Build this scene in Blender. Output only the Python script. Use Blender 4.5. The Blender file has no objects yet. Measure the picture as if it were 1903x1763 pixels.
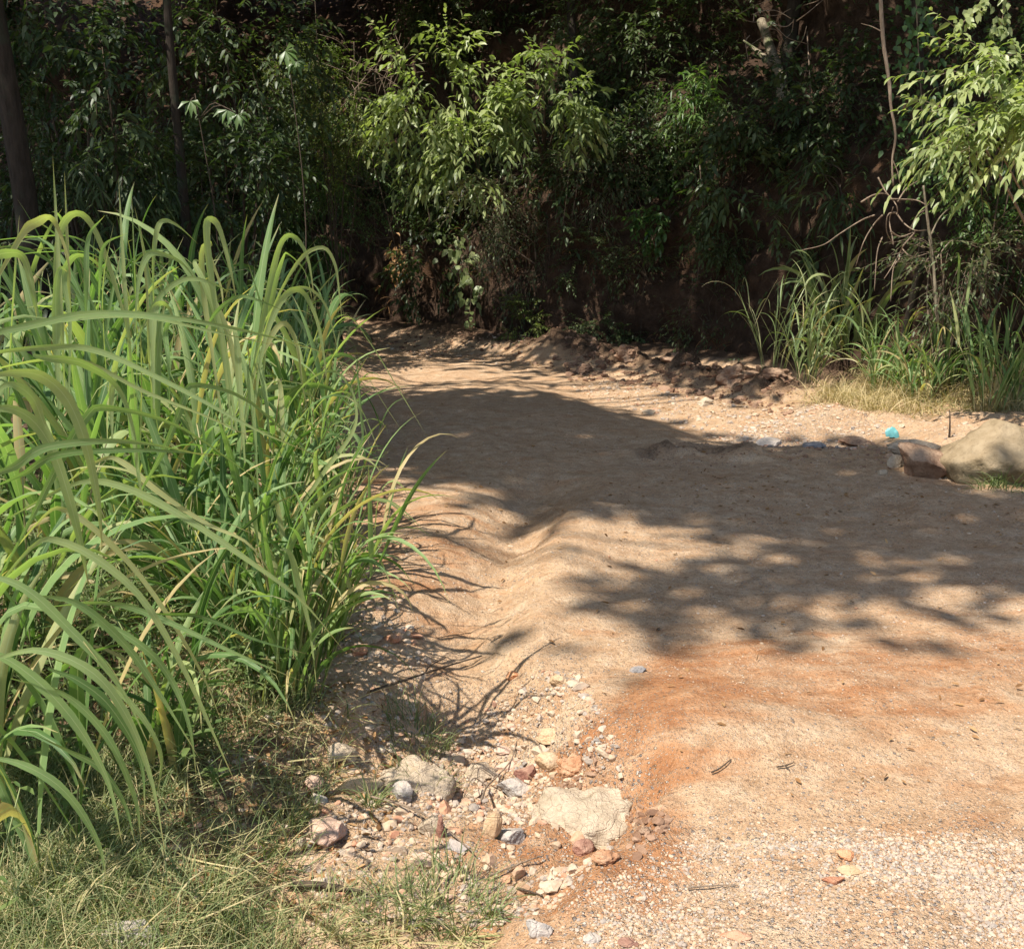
import bpy, math, random
import numpy as np
from mathutils import Vector

RNG = np.random.default_rng(11)
random.seed(5)
scene = bpy.context.scene
COL = scene.collection

# ------------------------------------------------------------------ camera model
F = 1850.0                      # focal length in pixels of the 1903 px wide photograph
PITCH = math.radians(13.1)
CAMZ = 1.6
cP, sP = math.cos(PITCH), math.sin(PITCH)
W0, H0 = 951.5, 881.5


def ray(px, py):
    u = (np.asarray(px, float) - W0) / F
    v = (H0 - np.asarray(py, float)) / F
    return u, cP + v * sP, -sP + v * cP


def P(px, py, y):
    """the point that stands y metres away along the road axis and is seen at (px, py)"""
    dx, dy, dz = ray(px, py)
    t = y / dy
    return np.array([dx * t, y, CAMZ + dz * t])


def G0(px, py):
    dx, dy, dz = ray(px, py)
    t = -CAMZ / dz
    return np.array([dx * t, dy * t])


def GL(pts):
    return np.array([G0(a, b) for a, b in pts])


# ------------------------------------------------------------------ noise
def _hash(ix, iy, iz, seed):
    n = (ix * 374761393 + iy * 668265263 + iz * 1440662683 + seed * 974634777) & 0xFFFFFFFF
    n = ((n ^ (n >> 13)) * 1274126177) & 0xFFFFFFFF
    n = n ^ (n >> 16)
    return (n & 0xFFFFFF) / float(0xFFFFFF)


def vn(x, y, z=0.0, seed=0):
    x = np.asarray(x, float); y = np.asarray(y, float) + 0 * x; z = np.asarray(z, float) + 0 * x
    ix = np.floor(x).astype(np.int64); iy = np.floor(y).astype(np.int64); iz = np.floor(z).astype(np.int64)
    fx, fy, fz = x - ix, y - iy, z - iz
    fx = fx * fx * (3 - 2 * fx); fy = fy * fy * (3 - 2 * fy); fz = fz * fz * (3 - 2 * fz)
    r = 0
    for a in (0, 1):
        for b in (0, 1):
            for c in (0, 1):
                w = (fx if a else 1 - fx) * (fy if b else 1 - fy) * (fz if c else 1 - fz)
                r = r + w * _hash(ix + a, iy + b, iz + c, seed)
    return r * 2 - 1


def fbm(x, y, z=0.0, seed=0, octv=4, gain=0.5):
    a, s, r = 1.0, 1.0, 0
    for k in range(octv):
        r = r + a * vn(np.asarray(x) * s, np.asarray(y) * s, np.asarray(z) * s, seed + k * 17)
        a *= gain; s *= 2.03
    return r


def sstep(a, b, x):
    t = np.clip((np.asarray(x, float) - a) / (b - a), 0, 1)
    return t * t * (3 - 2 * t)


def pdist(x, y, pts):
    """distance to a polyline"""
    best = np.full(np.shape(x), 1e9)
    for (ax, ay), (bx, by) in zip(pts[:-1], pts[1:]):
        dx, dy = bx - ax, by - ay
        t = np.clip(((x - ax) * dx + (y - ay) * dy) / (dx * dx + dy * dy + 1e-12), 0, 1)
        best = np.minimum(best, np.hypot(x - ax - t * dx, y - ay - t * dy))
    return best


def inside(x, y, pts):
    r = np.zeros(np.shape(x), bool)
    n = len(pts)
    for i in range(n):
        ax, ay = pts[i]; bx, by = pts[(i + 1) % n]
        c = (ay > y) != (by > y)
        xi = (bx - ax) * (y - ay) / ((by - ay) if by != ay else 1e-12) + ax
        r ^= c & (x < xi)
    return r


def sdist(x, y, pts):
    """signed distance to a polygon, positive inside"""
    d = pdist(x, y, np.vstack([pts, pts[:1]]))
    return np.where(inside(x, y, pts), d, -d)


# ------------------------------------------------------------------ layout of the ground
def x_edge(y):
    return -0.72 - 0.115 * (np.asarray(y, float) - 3.4)


RUT = GL([(1010, 900), (965, 955), (935, 1040), (915, 1110), (865, 1170), (850, 1250), (900, 1340)])
RIDGE = GL([(1090, 950), (1050, 1010), (1000, 1080), (960, 1140)])
BASIN = GL([(840, 1220), (960, 1235), (1070, 1320), (1180, 1410), (1222, 1480), (1210, 1550), (1090, 1600), (970, 1690),
            (900, 1900), (300, 1900), (400, 1500), (560, 1350), (700, 1270)])
BERM = GL([(1040, 668), (1160, 686), (1260, 702), (1370, 728), (1470, 752)])
MOUND = GL([(1200, 842), (1300, 838), (1375, 848)])
DITCH = GL([(1050, 715), (1160, 745), (1290, 785), (1400, 812), (1560, 815)])
SHELF = GL([(1300, 1350)])[0]
CLAY = [GL([(1020, 1330), (1080, 1250), (1300, 1205), (1960, 1180), (1960, 1420), (1560, 1470), (1330, 1530), (1215, 1490)]), GL([(1030, 1330), (1100, 1265), (1300, 1255), (1440, 1330), (1370, 1420), (1290, 1510), (1200, 1485), (1170, 1410)]),
        GL([(930, 1620), (1150, 1560), (1230, 1500), (1260, 1540), (1090, 1640), (980, 1700)]),
        GL([(1330, 1225), (1700, 1190), (1830, 1290), (1500, 1320)]),
        GL([(1690, 1215), (1960, 1230), (1960, 1330), (1800, 1310)]),
        GL([(660, 1000), (800, 1010), (820, 1110), (700, 1150)]),
        GL([(640, 880), (760, 890), (760, 960), (640, 960)])]
GRAVEL = [GL([(1060, 1660), (1330, 1520), (1960, 1580), (1960, 1950), (940, 1950), (980, 1740)]),
          GL([(840, 1240), (1060, 1240), (1130, 1330), (1190, 1500), (1100, 1600), (940, 1640), (560, 1640), (560, 1480), (760, 1340)]),
          GL([(1330, 790), (1500, 770), (1660, 800), (1600, 830), (1400, 830)])]
ROAD = GL([(900, 1950), (980, 1690), (1150, 1570), (1215, 1470), (1060, 1310), (960, 1225), (760, 1180), (690, 1000), (660, 880), (640, 740),
           (610, 660), (560, 622), (700, 634), (860, 655), (950, 672), (1060, 712), (1160, 748), (1290, 792), (1390, 845), (1640, 884), (1760, 915),
           (1903, 940), (2700, 1010), (2700, 1950)])
VERGE = GL([(1480, 765), (1640, 742), (1903, 760), (2300, 830), (2300, 900), (1903, 870), (1700, 800), (1500, 790)])
MIXED = GL([(-200, 1560), (120, 1420), (300, 1330), (520, 1300), (660, 1310), (600, 1440), (520, 1500), (480, 1640), (380, 1800), (-200, 1900)])
FOOT = np.array([[-30, 22], [-16, 22.5], [-9, 22.0], *GL([(560, 600), (760, 628), (930, 652), (1010, 662), (1200, 668), (1400, 690), (1520, 722),
                                             (1700, 742), (1903, 765)]), [7.6, 8.2], [12, 6.5], [30, 4]])


def foot_y(x):
    return np.interp(x, FOOT[:, 0], FOOT[:, 1])


def terrain(x, y):
    x = np.asarray(x, float); y = np.asarray(y, float)
    z = 0.030 * fbm(x * 0.9, y * 0.9, 0, 1, 3) + 0.007 * fbm(x * 4, y * 4, 0, 5, 3) + 0.0045 * fbm(x * 15, y * 15, 0, 9, 3)
    d = pdist(x, y, RUT)
    wob = 0.012 * vn(x * 3, y * 3, 0, 3)
    z -= (0.13 + wob) * np.exp(-(d / 0.24) ** 2)
    z += 0.05 * np.exp(-(pdist(x, y, RIDGE) / 0.22) ** 2)
    sb = sdist(x, y, BASIN) + 0.05 * vn(x * 7, y * 7, 0, 8) + 0.025 * vn(x * 22, y * 22, 0, 18)
    rough = sstep(0, 0.15, sb)
    z -= 0.13 * sstep(-0.10, 0.22, sb)
    z += rough * (0.020 * fbm(x * 11, y * 11, 0, 33, 3) + 0.02 * vn(x * 4, y * 4, 0, 35))
    z -= 0.03 * sstep(-0.03, 0.09, sb) * sstep(-.3, .2, x)
    z += 0.07 * np.exp(-((x - SHELF[0]) / .34) ** 2 - ((y - SHELF[1]) / .30) ** 2)
    er = np.exp(-(d / 0.42) ** 2)
    z += er * (0.012 * fbm(x * 9, y * 9, 0, 55, 4) + .007 * fbm(x * 24, y * 24, 0, 57, 2))
    z -= 0.020 * np.abs(fbm(x * 2.3, y * .9, 0, 58, 3)) - .008
    # crumbled lip of the washout
    z += 0.022 * np.exp(-((sb + 0.02) / 0.06) ** 2) * sstep(0.1, 0.5, fbm(x * 9, y * 9, 0, 41, 3) + 0.2)
    bd = pdist(x, y, BERM)
    bz = np.exp(-(bd / 0.34) ** 2)
    z += bz * (0.17 + 0.16 * np.abs(fbm(x * 3.1, y * 3.1, 0, 12, 4)) + 0.05 * vn(x * 14, y * 14, 0, 2))
    md = np.exp(-(pdist(x, y, MOUND) / 0.20) ** 2)
    z += md * (0.07 + 0.05 * fbm(x * 6, y * 6, 0, 77, 3))
    z -= 0.08 * np.exp(-(pdist(x, y, DITCH) / 0.35) ** 2)
    vg = sstep(-0.4, 0.3, sdist(x, y, VERGE))
    z += vg * (0.12 + 0.05 * fbm(x * 3, y * 3, 0, 61, 3))
    # ruts and ripples of the travelled part
    fr = foot_y(x) - y
    z += sstep(1.2, 0.0, fr) * 0.25
    dl = x_edge(y) - x
    z += 0.16 * sstep(-0.05, 0.5, dl) * sstep(2.6, 3.4, y) + 0.35 * sstep(0.5, 4.5, dl) * sstep(2.4, 6, y)
    z += sstep(0, 0.4, dl) * 0.03 * fbm(x * 5, y * 5, 0, 90, 3)
    return z


def GT(px, py):
    g = G0(px, py); z = 0.0
    for _ in range(4):
        z = float(terrain(g[0:1], g[1:2])[0])
        dx, dy, dz = ray(px, py)
        t = (z - CAMZ) / dz
        g = np.array([dx * t, dy * t])
    return np.array([g[0], g[1], z])


# ------------------------------------------------------------------ node helpers
def new_mat(name):
    m = bpy.data.materials.new(name)
    m.use_nodes = True
    nt = m.node_tree
    nt.nodes.clear()
    return m, nt


class N:
    def __init__(self, nt):
        self.nt = nt

    def n(self, kind, ins=None, **props):
        nd = self.nt.nodes.new(kind)
        for k, v in props.items():
            setattr(nd, k, v)
        for k, v in (ins or {}).items():
            self.set(nd.inputs[k], v)
        return nd

    def set(self, sock, v):
        if isinstance(v, bpy.types.NodeSocket):
            self.nt.links.new(v, sock)
        elif isinstance(v, (tuple, list)) and len(v) == 3 and sock.type == 'RGBA':
            sock.default_value = (*v, 1)
        else:
            sock.default_value = v

    def noise(self, vec, scale, detail=4, rough=0.55, out='Fac'):
        return self.n('ShaderNodeTexNoise', {'Vector': vec, 'Scale': scale, 'Detail': detail, 'Roughness': rough}).outputs[out]

    def math(self, op, a, b=None, c=None, clamp=False):
        nd = self.n('ShaderNodeMath', operation=op, use_clamp=clamp)
        self.set(nd.inputs[0], a)
        if b is not None: self.set(nd.inputs[1], b)
        if c is not None: self.set(nd.inputs[2], c)
        return nd.outputs[0]

    def mix(self, fac, a, b, blend='MIX'):
        nd = self.n('ShaderNodeMix', data_type='RGBA', blend_type=blend)
        self.set(nd.inputs[0], fac); self.set(nd.inputs[6], a); self.set(nd.inputs[7], b)
        return nd.outputs[2]

    def ramp(self, fac, stops, interp='LINEAR'):
        nd = self.n('ShaderNodeValToRGB')
        cr = nd.color_ramp
        cr.interpolation = interp
        while len(cr.elements) < len(stops):
            cr.elements.new(0.5)
        for e, (p, c) in zip(cr.elements, stops):
            e.position = p; e.color = (*c, 1)
        self.set(nd.inputs[0], fac)
        return nd.outputs[0]

    def maprange(self, v, a, b, c=0.0, d=1.0, smooth=True):
        nd = self.n('ShaderNodeMapRange', {'Value': v, 'From Min': a, 'From Max': b, 'To Min': c, 'To Max': d},
                    interpolation_type='SMOOTHSTEP' if smooth else 'LINEAR')
        return nd.outputs[0]

    def attr(self, name, out='Fac'):
        return self.n('ShaderNodeAttribute', attribute_name=name).outputs[out]

    def out(self, shader):
        o = self.n('ShaderNodeOutputMaterial')
        self.nt.links.new(shader, o.inputs['Surface'])


def soil_material():
    m, nt = new_mat('soil'); k = N(nt)
    pos = k.n('ShaderNodeNewGeometry').outputs['Position']
    clay, grav, hum = k.attr('clay'), k.attr('gravel'), k.attr('humus')
    n1 = k.noise(pos, 1.3, 5, .6); n2 = k.noise(pos, 9, 6, .65); n3 = k.noise(pos, 55, 4, .7); n4 = k.noise(pos, 180, 3, .7)
    tan = k.ramp(n2, [(.30, (.43, .265, .145)), (.5, (.565, .38, .23)), (.72, (.68, .505, .335))])
    st = k.n('ShaderNodeMapping', {'Vector': pos, 'Scale': (.8, 2.6, 1)})
    n5 = k.noise(st.outputs[0], 3.2, 6, .65)
    tan = k.mix(k.maprange(n5, .48, .68, 0, .55), tan, (.50, .29, .15))
    tan = k.mix(k.maprange(n1, .42, .66, 0, .35), tan, (.50, .295, .155))
    cl = k.ramp(n2, [(.3, (.33, .135, .055)), (.55, (.43, .195, .082)), (.75, (.52, .285, .145))])
    cfac = k.math('ADD', clay, k.math('MULTIPLY', k.math('SUBTRACT', n5, .5), 1.8), clamp=True)
    cfac = k.maprange(cfac, .05, 1.0, 0, .92)
    base = k.mix(cfac, tan, cl)
    # pebbles pressed into the surface
    vor = k.n('ShaderNodeTexVoronoi', {'Vector': pos, 'Scale': 85.0, 'Randomness': 1.0})
    vor2 = k.n('ShaderNodeTexVoronoi', {'Vector': pos, 'Scale': 190.0, 'Randomness': 1.0})
    sep = k.n('ShaderNodeSeparateColor', {'Color': vor.outputs['Color']})
    sep2 = k.n('ShaderNodeSeparateColor', {'Color': vor2.outputs['Color']})
    stone_stops = [(0, (.26, .23, .21)), (.16, (.58, .47, .34)), (.36, (.48, .35, .23)), (.5, (.62, .53, .42)), (.62, (.53, .36, .23)),
                   (.76, (.25, .23, .22)), (.86, (.46, .24, .14)), (.92, (.68, .60, .50))]
    st1 = k.ramp(sep.outputs[0], stone_stops, 'CONSTANT')
    st2 = k.ramp(sep2.outputs[0], stone_stops, 'CONSTANT')
    p1 = k.math('MULTIPLY', k.maprange(vor.outputs['Distance'], .50, .34), k.math('LESS_THAN', sep.outputs[1], k.math('MULTIPLY_ADD', grav, .45, k.math('MULTIPLY', k.maprange(n1, .4, .65), .14))))
    p2 = k.math('MULTIPLY', k.maprange(vor2.outputs['Distance'], .50, .34), k.math('LESS_THAN', sep2.outputs[1], k.math('MULTIPLY_ADD', grav, .4, k.math('MULTIPLY_ADD', k.maprange(n5, .6, .4), .30, .08))))
    base = k.mix(k.math('MULTIPLY', p2, .75), base, st2)
    base = k.mix(k.math('MULTIPLY', p1, .85), base, st1)
    hfac = k.maprange(k.math('ADD', hum, k.math('MULTIPLY', k.math('SUBTRACT', n2, .5), .9)), .3, .8)
    hcol = k.ramp(n3, [(.3, (.065, .038, .022)), (.5, (.115, .068, .04)), (.68, (.20, .13, .08))])
    base = k.mix(hfac, base, hcol)
    base = k.mix(k.maprange(n3, .34, .50, .62, 0), base, k.mix(1.0, base, (.55, .5, .45), 'MULTIPLY'))  # dark specks: shade of small holes painted into the soil colour
    base = k.mix(k.maprange(n4, .56, .72, 0, .40), base, (.68, .56, .42))
    base = k.mix(k.maprange(n4, .28, .42, .45, 0), base, k.mix(1.0, base, (.6, .54, .48), 'MULTIPLY'))  # finer specks, shade of the grain's pits painted in as well
    h = k.math('MULTIPLY_ADD', n3, .55, k.math('MULTIPLY', n4, .28))
    h = k.math('MULTIPLY_ADD', n2, .9, h)
    h = k.math('MULTIPLY_ADD', p1, .35, h)
    h = k.math('MULTIPLY_ADD', p2, .16, h)
    bump = k.n('ShaderNodeBump', {'Height': h, 'Strength': 1.0, 'Distance': .032})
    b = k.n('ShaderNodeBsdfPrincipled', {'Base Color': base, 'Roughness': .92, 'Specular IOR Level': .15, 'Normal': bump.outputs[0]})
    k.out(b.outputs[0])
    return m


def bank_material():
    m, nt = new_mat('bank_earth'); k = N(nt)
    pos = k.n('ShaderNodeNewGeometry').outputs['Position']
    n1 = k.noise(pos, .9, 5, .6); n2 = k.noise(pos, 6, 6, .65); n3 = k.noise(pos, 34, 5, .7)
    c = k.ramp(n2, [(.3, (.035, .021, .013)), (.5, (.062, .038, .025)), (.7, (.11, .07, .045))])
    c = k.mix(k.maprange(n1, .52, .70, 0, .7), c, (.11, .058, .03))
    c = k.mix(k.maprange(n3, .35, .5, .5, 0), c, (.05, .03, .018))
    h = k.math('MULTIPLY_ADD', n2, 1.0, k.math('MULTIPLY', n3, .4))
    bump = k.n('ShaderNodeBump', {'Height': h, 'Strength': 1.0, 'Distance': .09})
    b = k.n('ShaderNodeBsdfPrincipled', {'Base Color': c, 'Roughness': .95, 'Specular IOR Level': .1, 'Normal': bump.outputs[0]})
    k.out(b.outputs[0])
    return m


def leaf_material(name, stops, trans=.35, rough=.45, spec=.45, rib=None, tint=(1.25, 1.5, .55), dry=None):
    m, nt = new_mat(name); k = N(nt)
    at = k.n('ShaderNodeAttribute', attribute_name='pv')
    sx = k.n('ShaderNodeSeparateXYZ', {'Vector': at.outputs['Vector']})
    c = k.ramp(sx.outputs[0], stops)
    pos = k.n('ShaderNodeNewGeometry').outputs['Position']
    nz = k.noise(pos, 14, 3, .6)
    c = k.mix(k.maprange(nz, .35, .7, 0, .35), c, k.mix(1.0, c, (1.5, 1.35, 1.1), 'MULTIPLY'))
    if dry:
        c = k.mix(k.maprange(sx.outputs[2], dry[0], 1.0, 0, .8), c, dry[1])
    if rib:
        f = k.maprange(k.math('ABSOLUTE', sx.outputs[1]), .03, .11, .6, 0)
        c = k.mix(f, c, rib)
        # fine parallel veins
        wv = k.math('SINE', k.math('MULTIPLY', sx.outputs[1], 34.0))
        c = k.mix(k.math('MULTIPLY_ADD', wv, .09, .09), c, k.mix(1.0, c, (.55, .6, .5), 'MULTIPLY'))
    b = k.n('ShaderNodeBsdfPrincipled', {'Base Color': c, 'Roughness': rough, 'Specular IOR Level': spec})
    t = k.n('ShaderNodeBsdfTranslucent', {'Color': k.mix(1.0, c, tint, 'MULTIPLY')})
    mx = k.n('ShaderNodeMixShader', {0: trans, 1: b.outputs[0], 2: t.outputs[0]})
    k.out(mx.outputs[0])
    return m


def bark_material(name, c1, c2, c3=None):
    m, nt = new_mat(name); k = N(nt)
    pos = k.n('ShaderNodeTexCoord').outputs['Object']
    mp = k.n('ShaderNodeMapping', {'Vector': pos, 'Scale': (1, 1, .22)})
    n1 = k.noise(mp.outputs[0], 28, 6, .7); n2 = k.noise(pos, 4, 4, .6)
    c = k.ramp(n1, [(.32, c1), (.66, c2)])
    if c3: c = k.mix(k.maprange(n2, .5, .64), c, c3)
    bump = k.n('ShaderNodeBump', {'Height': n1, 'Strength': .8, 'Distance': .02})
    b = k.n('ShaderNodeBsdfPrincipled', {'Base Color': c, 'Roughness': .9, 'Specular IOR Level': .2, 'Normal': bump.outputs[0]})
    k.out(b.outputs[0])
    return m


DUST = .62


def rock_material(name, c1, c2, c3, scale=9.0, stain=None, bump_d=.012, dusty=None, cracks=.12):
    m, nt = new_mat(name); k = N(nt)
    oi = k.n('ShaderNodeObjectInfo')
    pos = k.n('ShaderNodeNewGeometry').outputs['Position']
    n1 = k.noise(pos, scale, 6, .65); n2 = k.noise(pos, scale * 6, 5, .7); n3 = k.noise(pos, scale * .35, 3, .5)
    c = k.ramp(n1, [(.28, c1), (.5, c2), (.72, c3)])
    c = k.mix(k.maprange(n2, .34, .48, .55, 0), c, k.mix(1.0, c, (.5, .46, .42), 'MULTIPLY'))
    c = k.mix(k.maprange(n2, .6, .75, 0, .4), c, k.mix(1.0, c, (1.35, 1.3, 1.25), 'MULTIPLY'))
    if stain:
        c = k.mix(k.maprange(n3, .50, .66, 0, .8), c, stain)
    c = k.mix(k.math('MULTIPLY', oi.outputs['Random'], .25), c, k.mix(1.0, c, (.7, .68, .66), 'MULTIPLY'))
    nz = k.n('ShaderNodeSeparateXYZ', {'Vector': k.n('ShaderNodeNewGeometry').outputs['Normal']}).outputs[2]
    dust = k.math('MULTIPLY', k.maprange(nz, -.2, .9, .25, .75), k.maprange(n1, .35, .62, .35, 1.0))
    c = k.mix(k.math('MULTIPLY', dust, DUST if dusty is None else dusty), c, (.53, .385, .26))
    vor = k.n('ShaderNodeTexVoronoi', {'Vector': pos, 'Scale': scale * 1.6}, feature='DISTANCE_TO_EDGE')
    crack = k.maprange(vor.outputs['Distance'], 0, .05)
    h = k.math('MULTIPLY_ADD', n1, .8, k.math('MULTIPLY', n2, .5))
    h = k.math('MULTIPLY_ADD', crack, cracks, h)
    bump = k.n('ShaderNodeBump', {'Height': h, 'Strength': 1.0, 'Distance': bump_d})
    b = k.n('ShaderNodeBsdfPrincipled', {'Base Color': c, 'Roughness': .85, 'Specular IOR Level': .25, 'Normal': bump.outputs[0]})
    k.out(b.outputs[0])
    return m


def var_material(name, stops, rough=.85, bump=.5, dist=.006, dust=0.0):
    """colour picked per piece by the pv attribute"""
    m, nt = new_mat(name); k = N(nt)
    at = k.n('ShaderNodeAttribute', attribute_name='pv')
    sx = k.n('ShaderNodeSeparateXYZ', {'Vector': at.outputs['Vector']})
    c = k.ramp(sx.outputs[0], stops)
    pos = k.n('ShaderNodeNewGeometry').outputs['Position']
    n1 = k.noise(pos, 60, 5, .7); n2 = k.noise(pos, 5, 4, .6)
    if dust: c = k.mix(k.maprange(n2, .3, .7, dust * .45, dust * 1.25), c, (.47, .325, .205))
    c = k.mix(k.maprange(n1, .35, .55, .45, 0), c, k.mix(1.0, c, (.6, .55, .5), 'MULTIPLY'))
    bp = k.n('ShaderNodeBump', {'Height': n1, 'Strength': bump, 'Distance': dist})
    b = k.n('ShaderNodeBsdfPrincipled', {'Base Color': c, 'Roughness': rough, 'Specular IOR Level': .25, 'Normal': bp.outputs[0]})
    k.out(b.outputs[0])
    return m


M = {}
M['soil'] = soil_material()
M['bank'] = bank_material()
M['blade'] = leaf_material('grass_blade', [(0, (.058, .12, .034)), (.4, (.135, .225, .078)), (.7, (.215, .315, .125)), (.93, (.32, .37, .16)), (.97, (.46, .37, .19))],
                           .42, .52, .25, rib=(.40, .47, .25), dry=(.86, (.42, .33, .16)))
M['blade_far'] = leaf_material('pale_blade', [(0, (.12, .18, .06)), (.5, (.22, .28, .11)), (.85, (.32, .35, .17)), (1, (.46, .38, .21))], .32, .45, .4, rib=(.4, .44, .26))
M['stalk'] = leaf_material('grass_stalk', [(0, (.12, .17, .05)), (.5, (.2, .24, .09)), (1, (.40, .32, .17))], .1, .5, .4)
M['short'] = leaf_material('short_grass', [(0, (.085, .13, .045)), (.5, (.17, .21, .085)), (.75, (.28, .28, .13)), (1, (.48, .40, .22))], .3, .55, .3)
M['straw'] = leaf_material('dry_straw', [(0, (.2, .17, .07)), (.5, (.36, .28, .14)), (1, (.52, .42, .24))], .25, .6, .3)
M['weed'] = leaf_material('weed_leaf', [(0, (.06, .105, .03)), (.6, (.12, .175, .055)), (1, (.2, .25, .09))], .35, .45, .4)
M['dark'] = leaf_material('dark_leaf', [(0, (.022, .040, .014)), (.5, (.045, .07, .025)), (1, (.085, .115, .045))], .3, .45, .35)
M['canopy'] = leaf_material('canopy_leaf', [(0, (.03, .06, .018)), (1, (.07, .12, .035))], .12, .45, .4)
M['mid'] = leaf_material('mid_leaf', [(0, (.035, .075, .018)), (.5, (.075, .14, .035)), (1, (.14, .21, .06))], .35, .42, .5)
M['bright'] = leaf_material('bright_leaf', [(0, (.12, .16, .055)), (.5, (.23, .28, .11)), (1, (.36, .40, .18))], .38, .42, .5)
M['fine'] = leaf_material('fine_leaf', [(0, (.05, .085, .02)), (.5, (.11, .15, .035)), (1, (.20, .22, .06))], .4, .5, .4)
M['grey'] = leaf_material('greyish_leaf', [(0, (.045, .07, .03)), (.6, (.09, .12, .055)), (1, (.16, .18, .09))], .3, .5, .4)
M['deadleaf'] = leaf_material('dead_leaf', [(0, (.14, .07, .03)), (.5, (.26, .14, .06)), (1, (.42, .26, .13))], .2, .7, .2)
M['bark'] = bark_material('dark_bark', (.02, .015, .010), (.048, .036, .026), (.035, .036, .022))
M['palebark'] = bark_material('pale_bark', (.13, .10, .065), (.32, .27, .19), (.12, .13, .06))
M['twig'] = bark_material('twig_bark', (.13, .09, .06), (.32, .24, .17))
M['darktwig'] = bark_material('dark_twig_bark', (.045, .032, .022), (.11, .08, .055))
M['boulder'] = rock_material('boulder_stone', (.14, .10, .055), (.23, .172, .095), (.31, .245, .15), 5, stain=(.17, .14, .09), bump_d=.02, dusty=.2, cracks=0.0)
M['pale_rock'] = rock_material('pale_stone', (.36, .275, .18), (.53, .43, .305), (.64, .56, .43), 16, bump_d=.022)
M['grey_rock'] = rock_material('grey_stone', (.26, .25, .24), (.40, .38, .35), (.55, .52, .48), 14)
M['slate_rock'] = rock_material('slate_stone', (.13, .14, .15), (.24, .25, .27), (.36, .36, .37), 14)
M['brick_rock'] = rock_material('brick_clay', (.36, .13, .06), (.50, .21, .11), (.58, .30, .18), 18)
M['orange_rock'] = rock_material('orange_tile_clay', (.58, .21, .08), (.68, .29, .12), (.74, .38, .18), 20)
M['maroon_rock'] = rock_material('maroon_stone', (.15, .055, .04), (.24, .09, .065), (.33, .15, .11), 14)
M['tan_rock'] = rock_material('tan_stone', (.40, .25, .13), (.54, .36, .20), (.62, .46, .29), 12)
M['pink_rock'] = rock_material('pinkish_stone', (.46, .27, .19), (.58, .38, .29), (.66, .50, .40), 14)
M['clod'] = rock_material('earth_clod', (.16, .08, .045), (.27, .15, .09), (.38, .24, .155), 10, bump_d=.03)
M['clayclod'] = rock_material('clay_clod', (.30, .12, .05), (.40, .18, .08), (.48, .26, .13), 14)
M['gravel'] = var_material('gravel_stone', [(0, (.22, .205, .19)), (.2, (.33, .29, .25)), (.36, (.47, .40, .32)), (.56, (.48, .35, .23)), (.72, (.53, .44, .33)),
                                            (.84, (.48, .30, .19)), (.93, (.48, .21, .12)), (1, (.58, .51, .42))], dust=.36)
M['clodbits'] = var_material('clod_soil', [(0, (.12, .06, .035)), (.5, (.22, .125, .075)), (1, (.36, .23, .15))])


def plastic_material():
    m, nt = new_mat('turquoise_plastic'); k = N(nt)
    pos = k.n('ShaderNodeNewGeometry').outputs['Position']
    c = k.ramp(k.noise(pos, 25, 4, .6), [(.35, (.10, .34, .33)), (.7, (.20, .50, .47))])
    c = k.mix(k.maprange(k.noise(pos, 60, 4, .6), .58, .7, 0, .5), c, (.4, .33, .24))
    k.out(k.n('ShaderNodeBsdfPrincipled', {'Base Color': c, 'Roughness': .45}).outputs[0])
    return m


M['plastic'] = plastic_material()


# ------------------------------------------------------------------ mesh builder
class MB:
    def __init__(self):
        self.v, self.pv, self.q, self.t, self.nv = [], [], [], [], 0

    def add(self, v, quads=None, tris=None, pv=None, mat=0):
        v = np.asarray(v, float).reshape(-1, 3)
        n = len(v)
        if pv is None:
            pv = np.zeros((n, 3))
        else:
            pv = np.broadcast_to(np.asarray(pv, float), (n, 3))
        self.v.append(v); self.pv.append(np.array(pv))
        if quads is not None and len(quads):
            self.q.append((np.asarray(quads, np.int64) + self.nv, mat))
        if tris is not None and len(tris):
            self.t.append((np.asarray(tris, np.int64) + self.nv, mat))
        self.nv += n

    def build(self, name, mats, parent=None, loc=None, smooth=True, attrs=None):
        v = np.concatenate(self.v) if self.v else np.zeros((0, 3))
        if loc is not None:
            v = v - np.asarray(loc)
        pv = np.concatenate(self.pv)
        me = bpy.data.meshes.new(name)
        nq = sum(len(a) for a, _ in self.q); ntr = sum(len(a) for a, _ in self.t)
        loops = np.concatenate([a.reshape(-1) for a, _ in self.q] + [a.reshape(-1) for a, _ in self.t])
        starts = np.concatenate([np.arange(nq) * 4, nq * 4 + np.arange(ntr) * 3])
        mi = np.concatenate([np.full(len(a), m) for a, m in self.q] + [np.full(len(a), m) for a, m in self.t])
        me.vertices.add(len(v)); me.vertices.foreach_set('co', v.astype(np.float32).ravel())
        me.loops.add(len(loops)); me.loops.foreach_set('vertex_index', loops.astype(np.int32))
        me.polygons.add(nq + ntr)
        me.polygons.foreach_set('loop_start', starts.astype(np.int32))
        me.polygons.foreach_set('material_index', mi.astype(np.int32))
        me.polygons.foreach_set('use_smooth', np.full(nq + ntr, smooth))
        a = me.attributes.new('pv', 'FLOAT_VECTOR', 'POINT')
        a.data.foreach_set('vector', pv.astype(np.float32).ravel())
        for k, arr in (attrs or {}).items():
            at = me.attributes.new(k, 'FLOAT', 'POINT')
            at.data.foreach_set('value', np.asarray(arr, np.float32))
        me.update(calc_edges=True)
        me.validate()
        for m in (mats if isinstance(mats, (list, tuple)) else [mats]):
            me.materials.append(m)
        o = bpy.data.objects.new(name, me)
        COL.objects.link(o)
        if loc is not None and parent is None:
            o.location = loc
        if parent is not None:
            o.parent = parent
        return o


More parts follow.
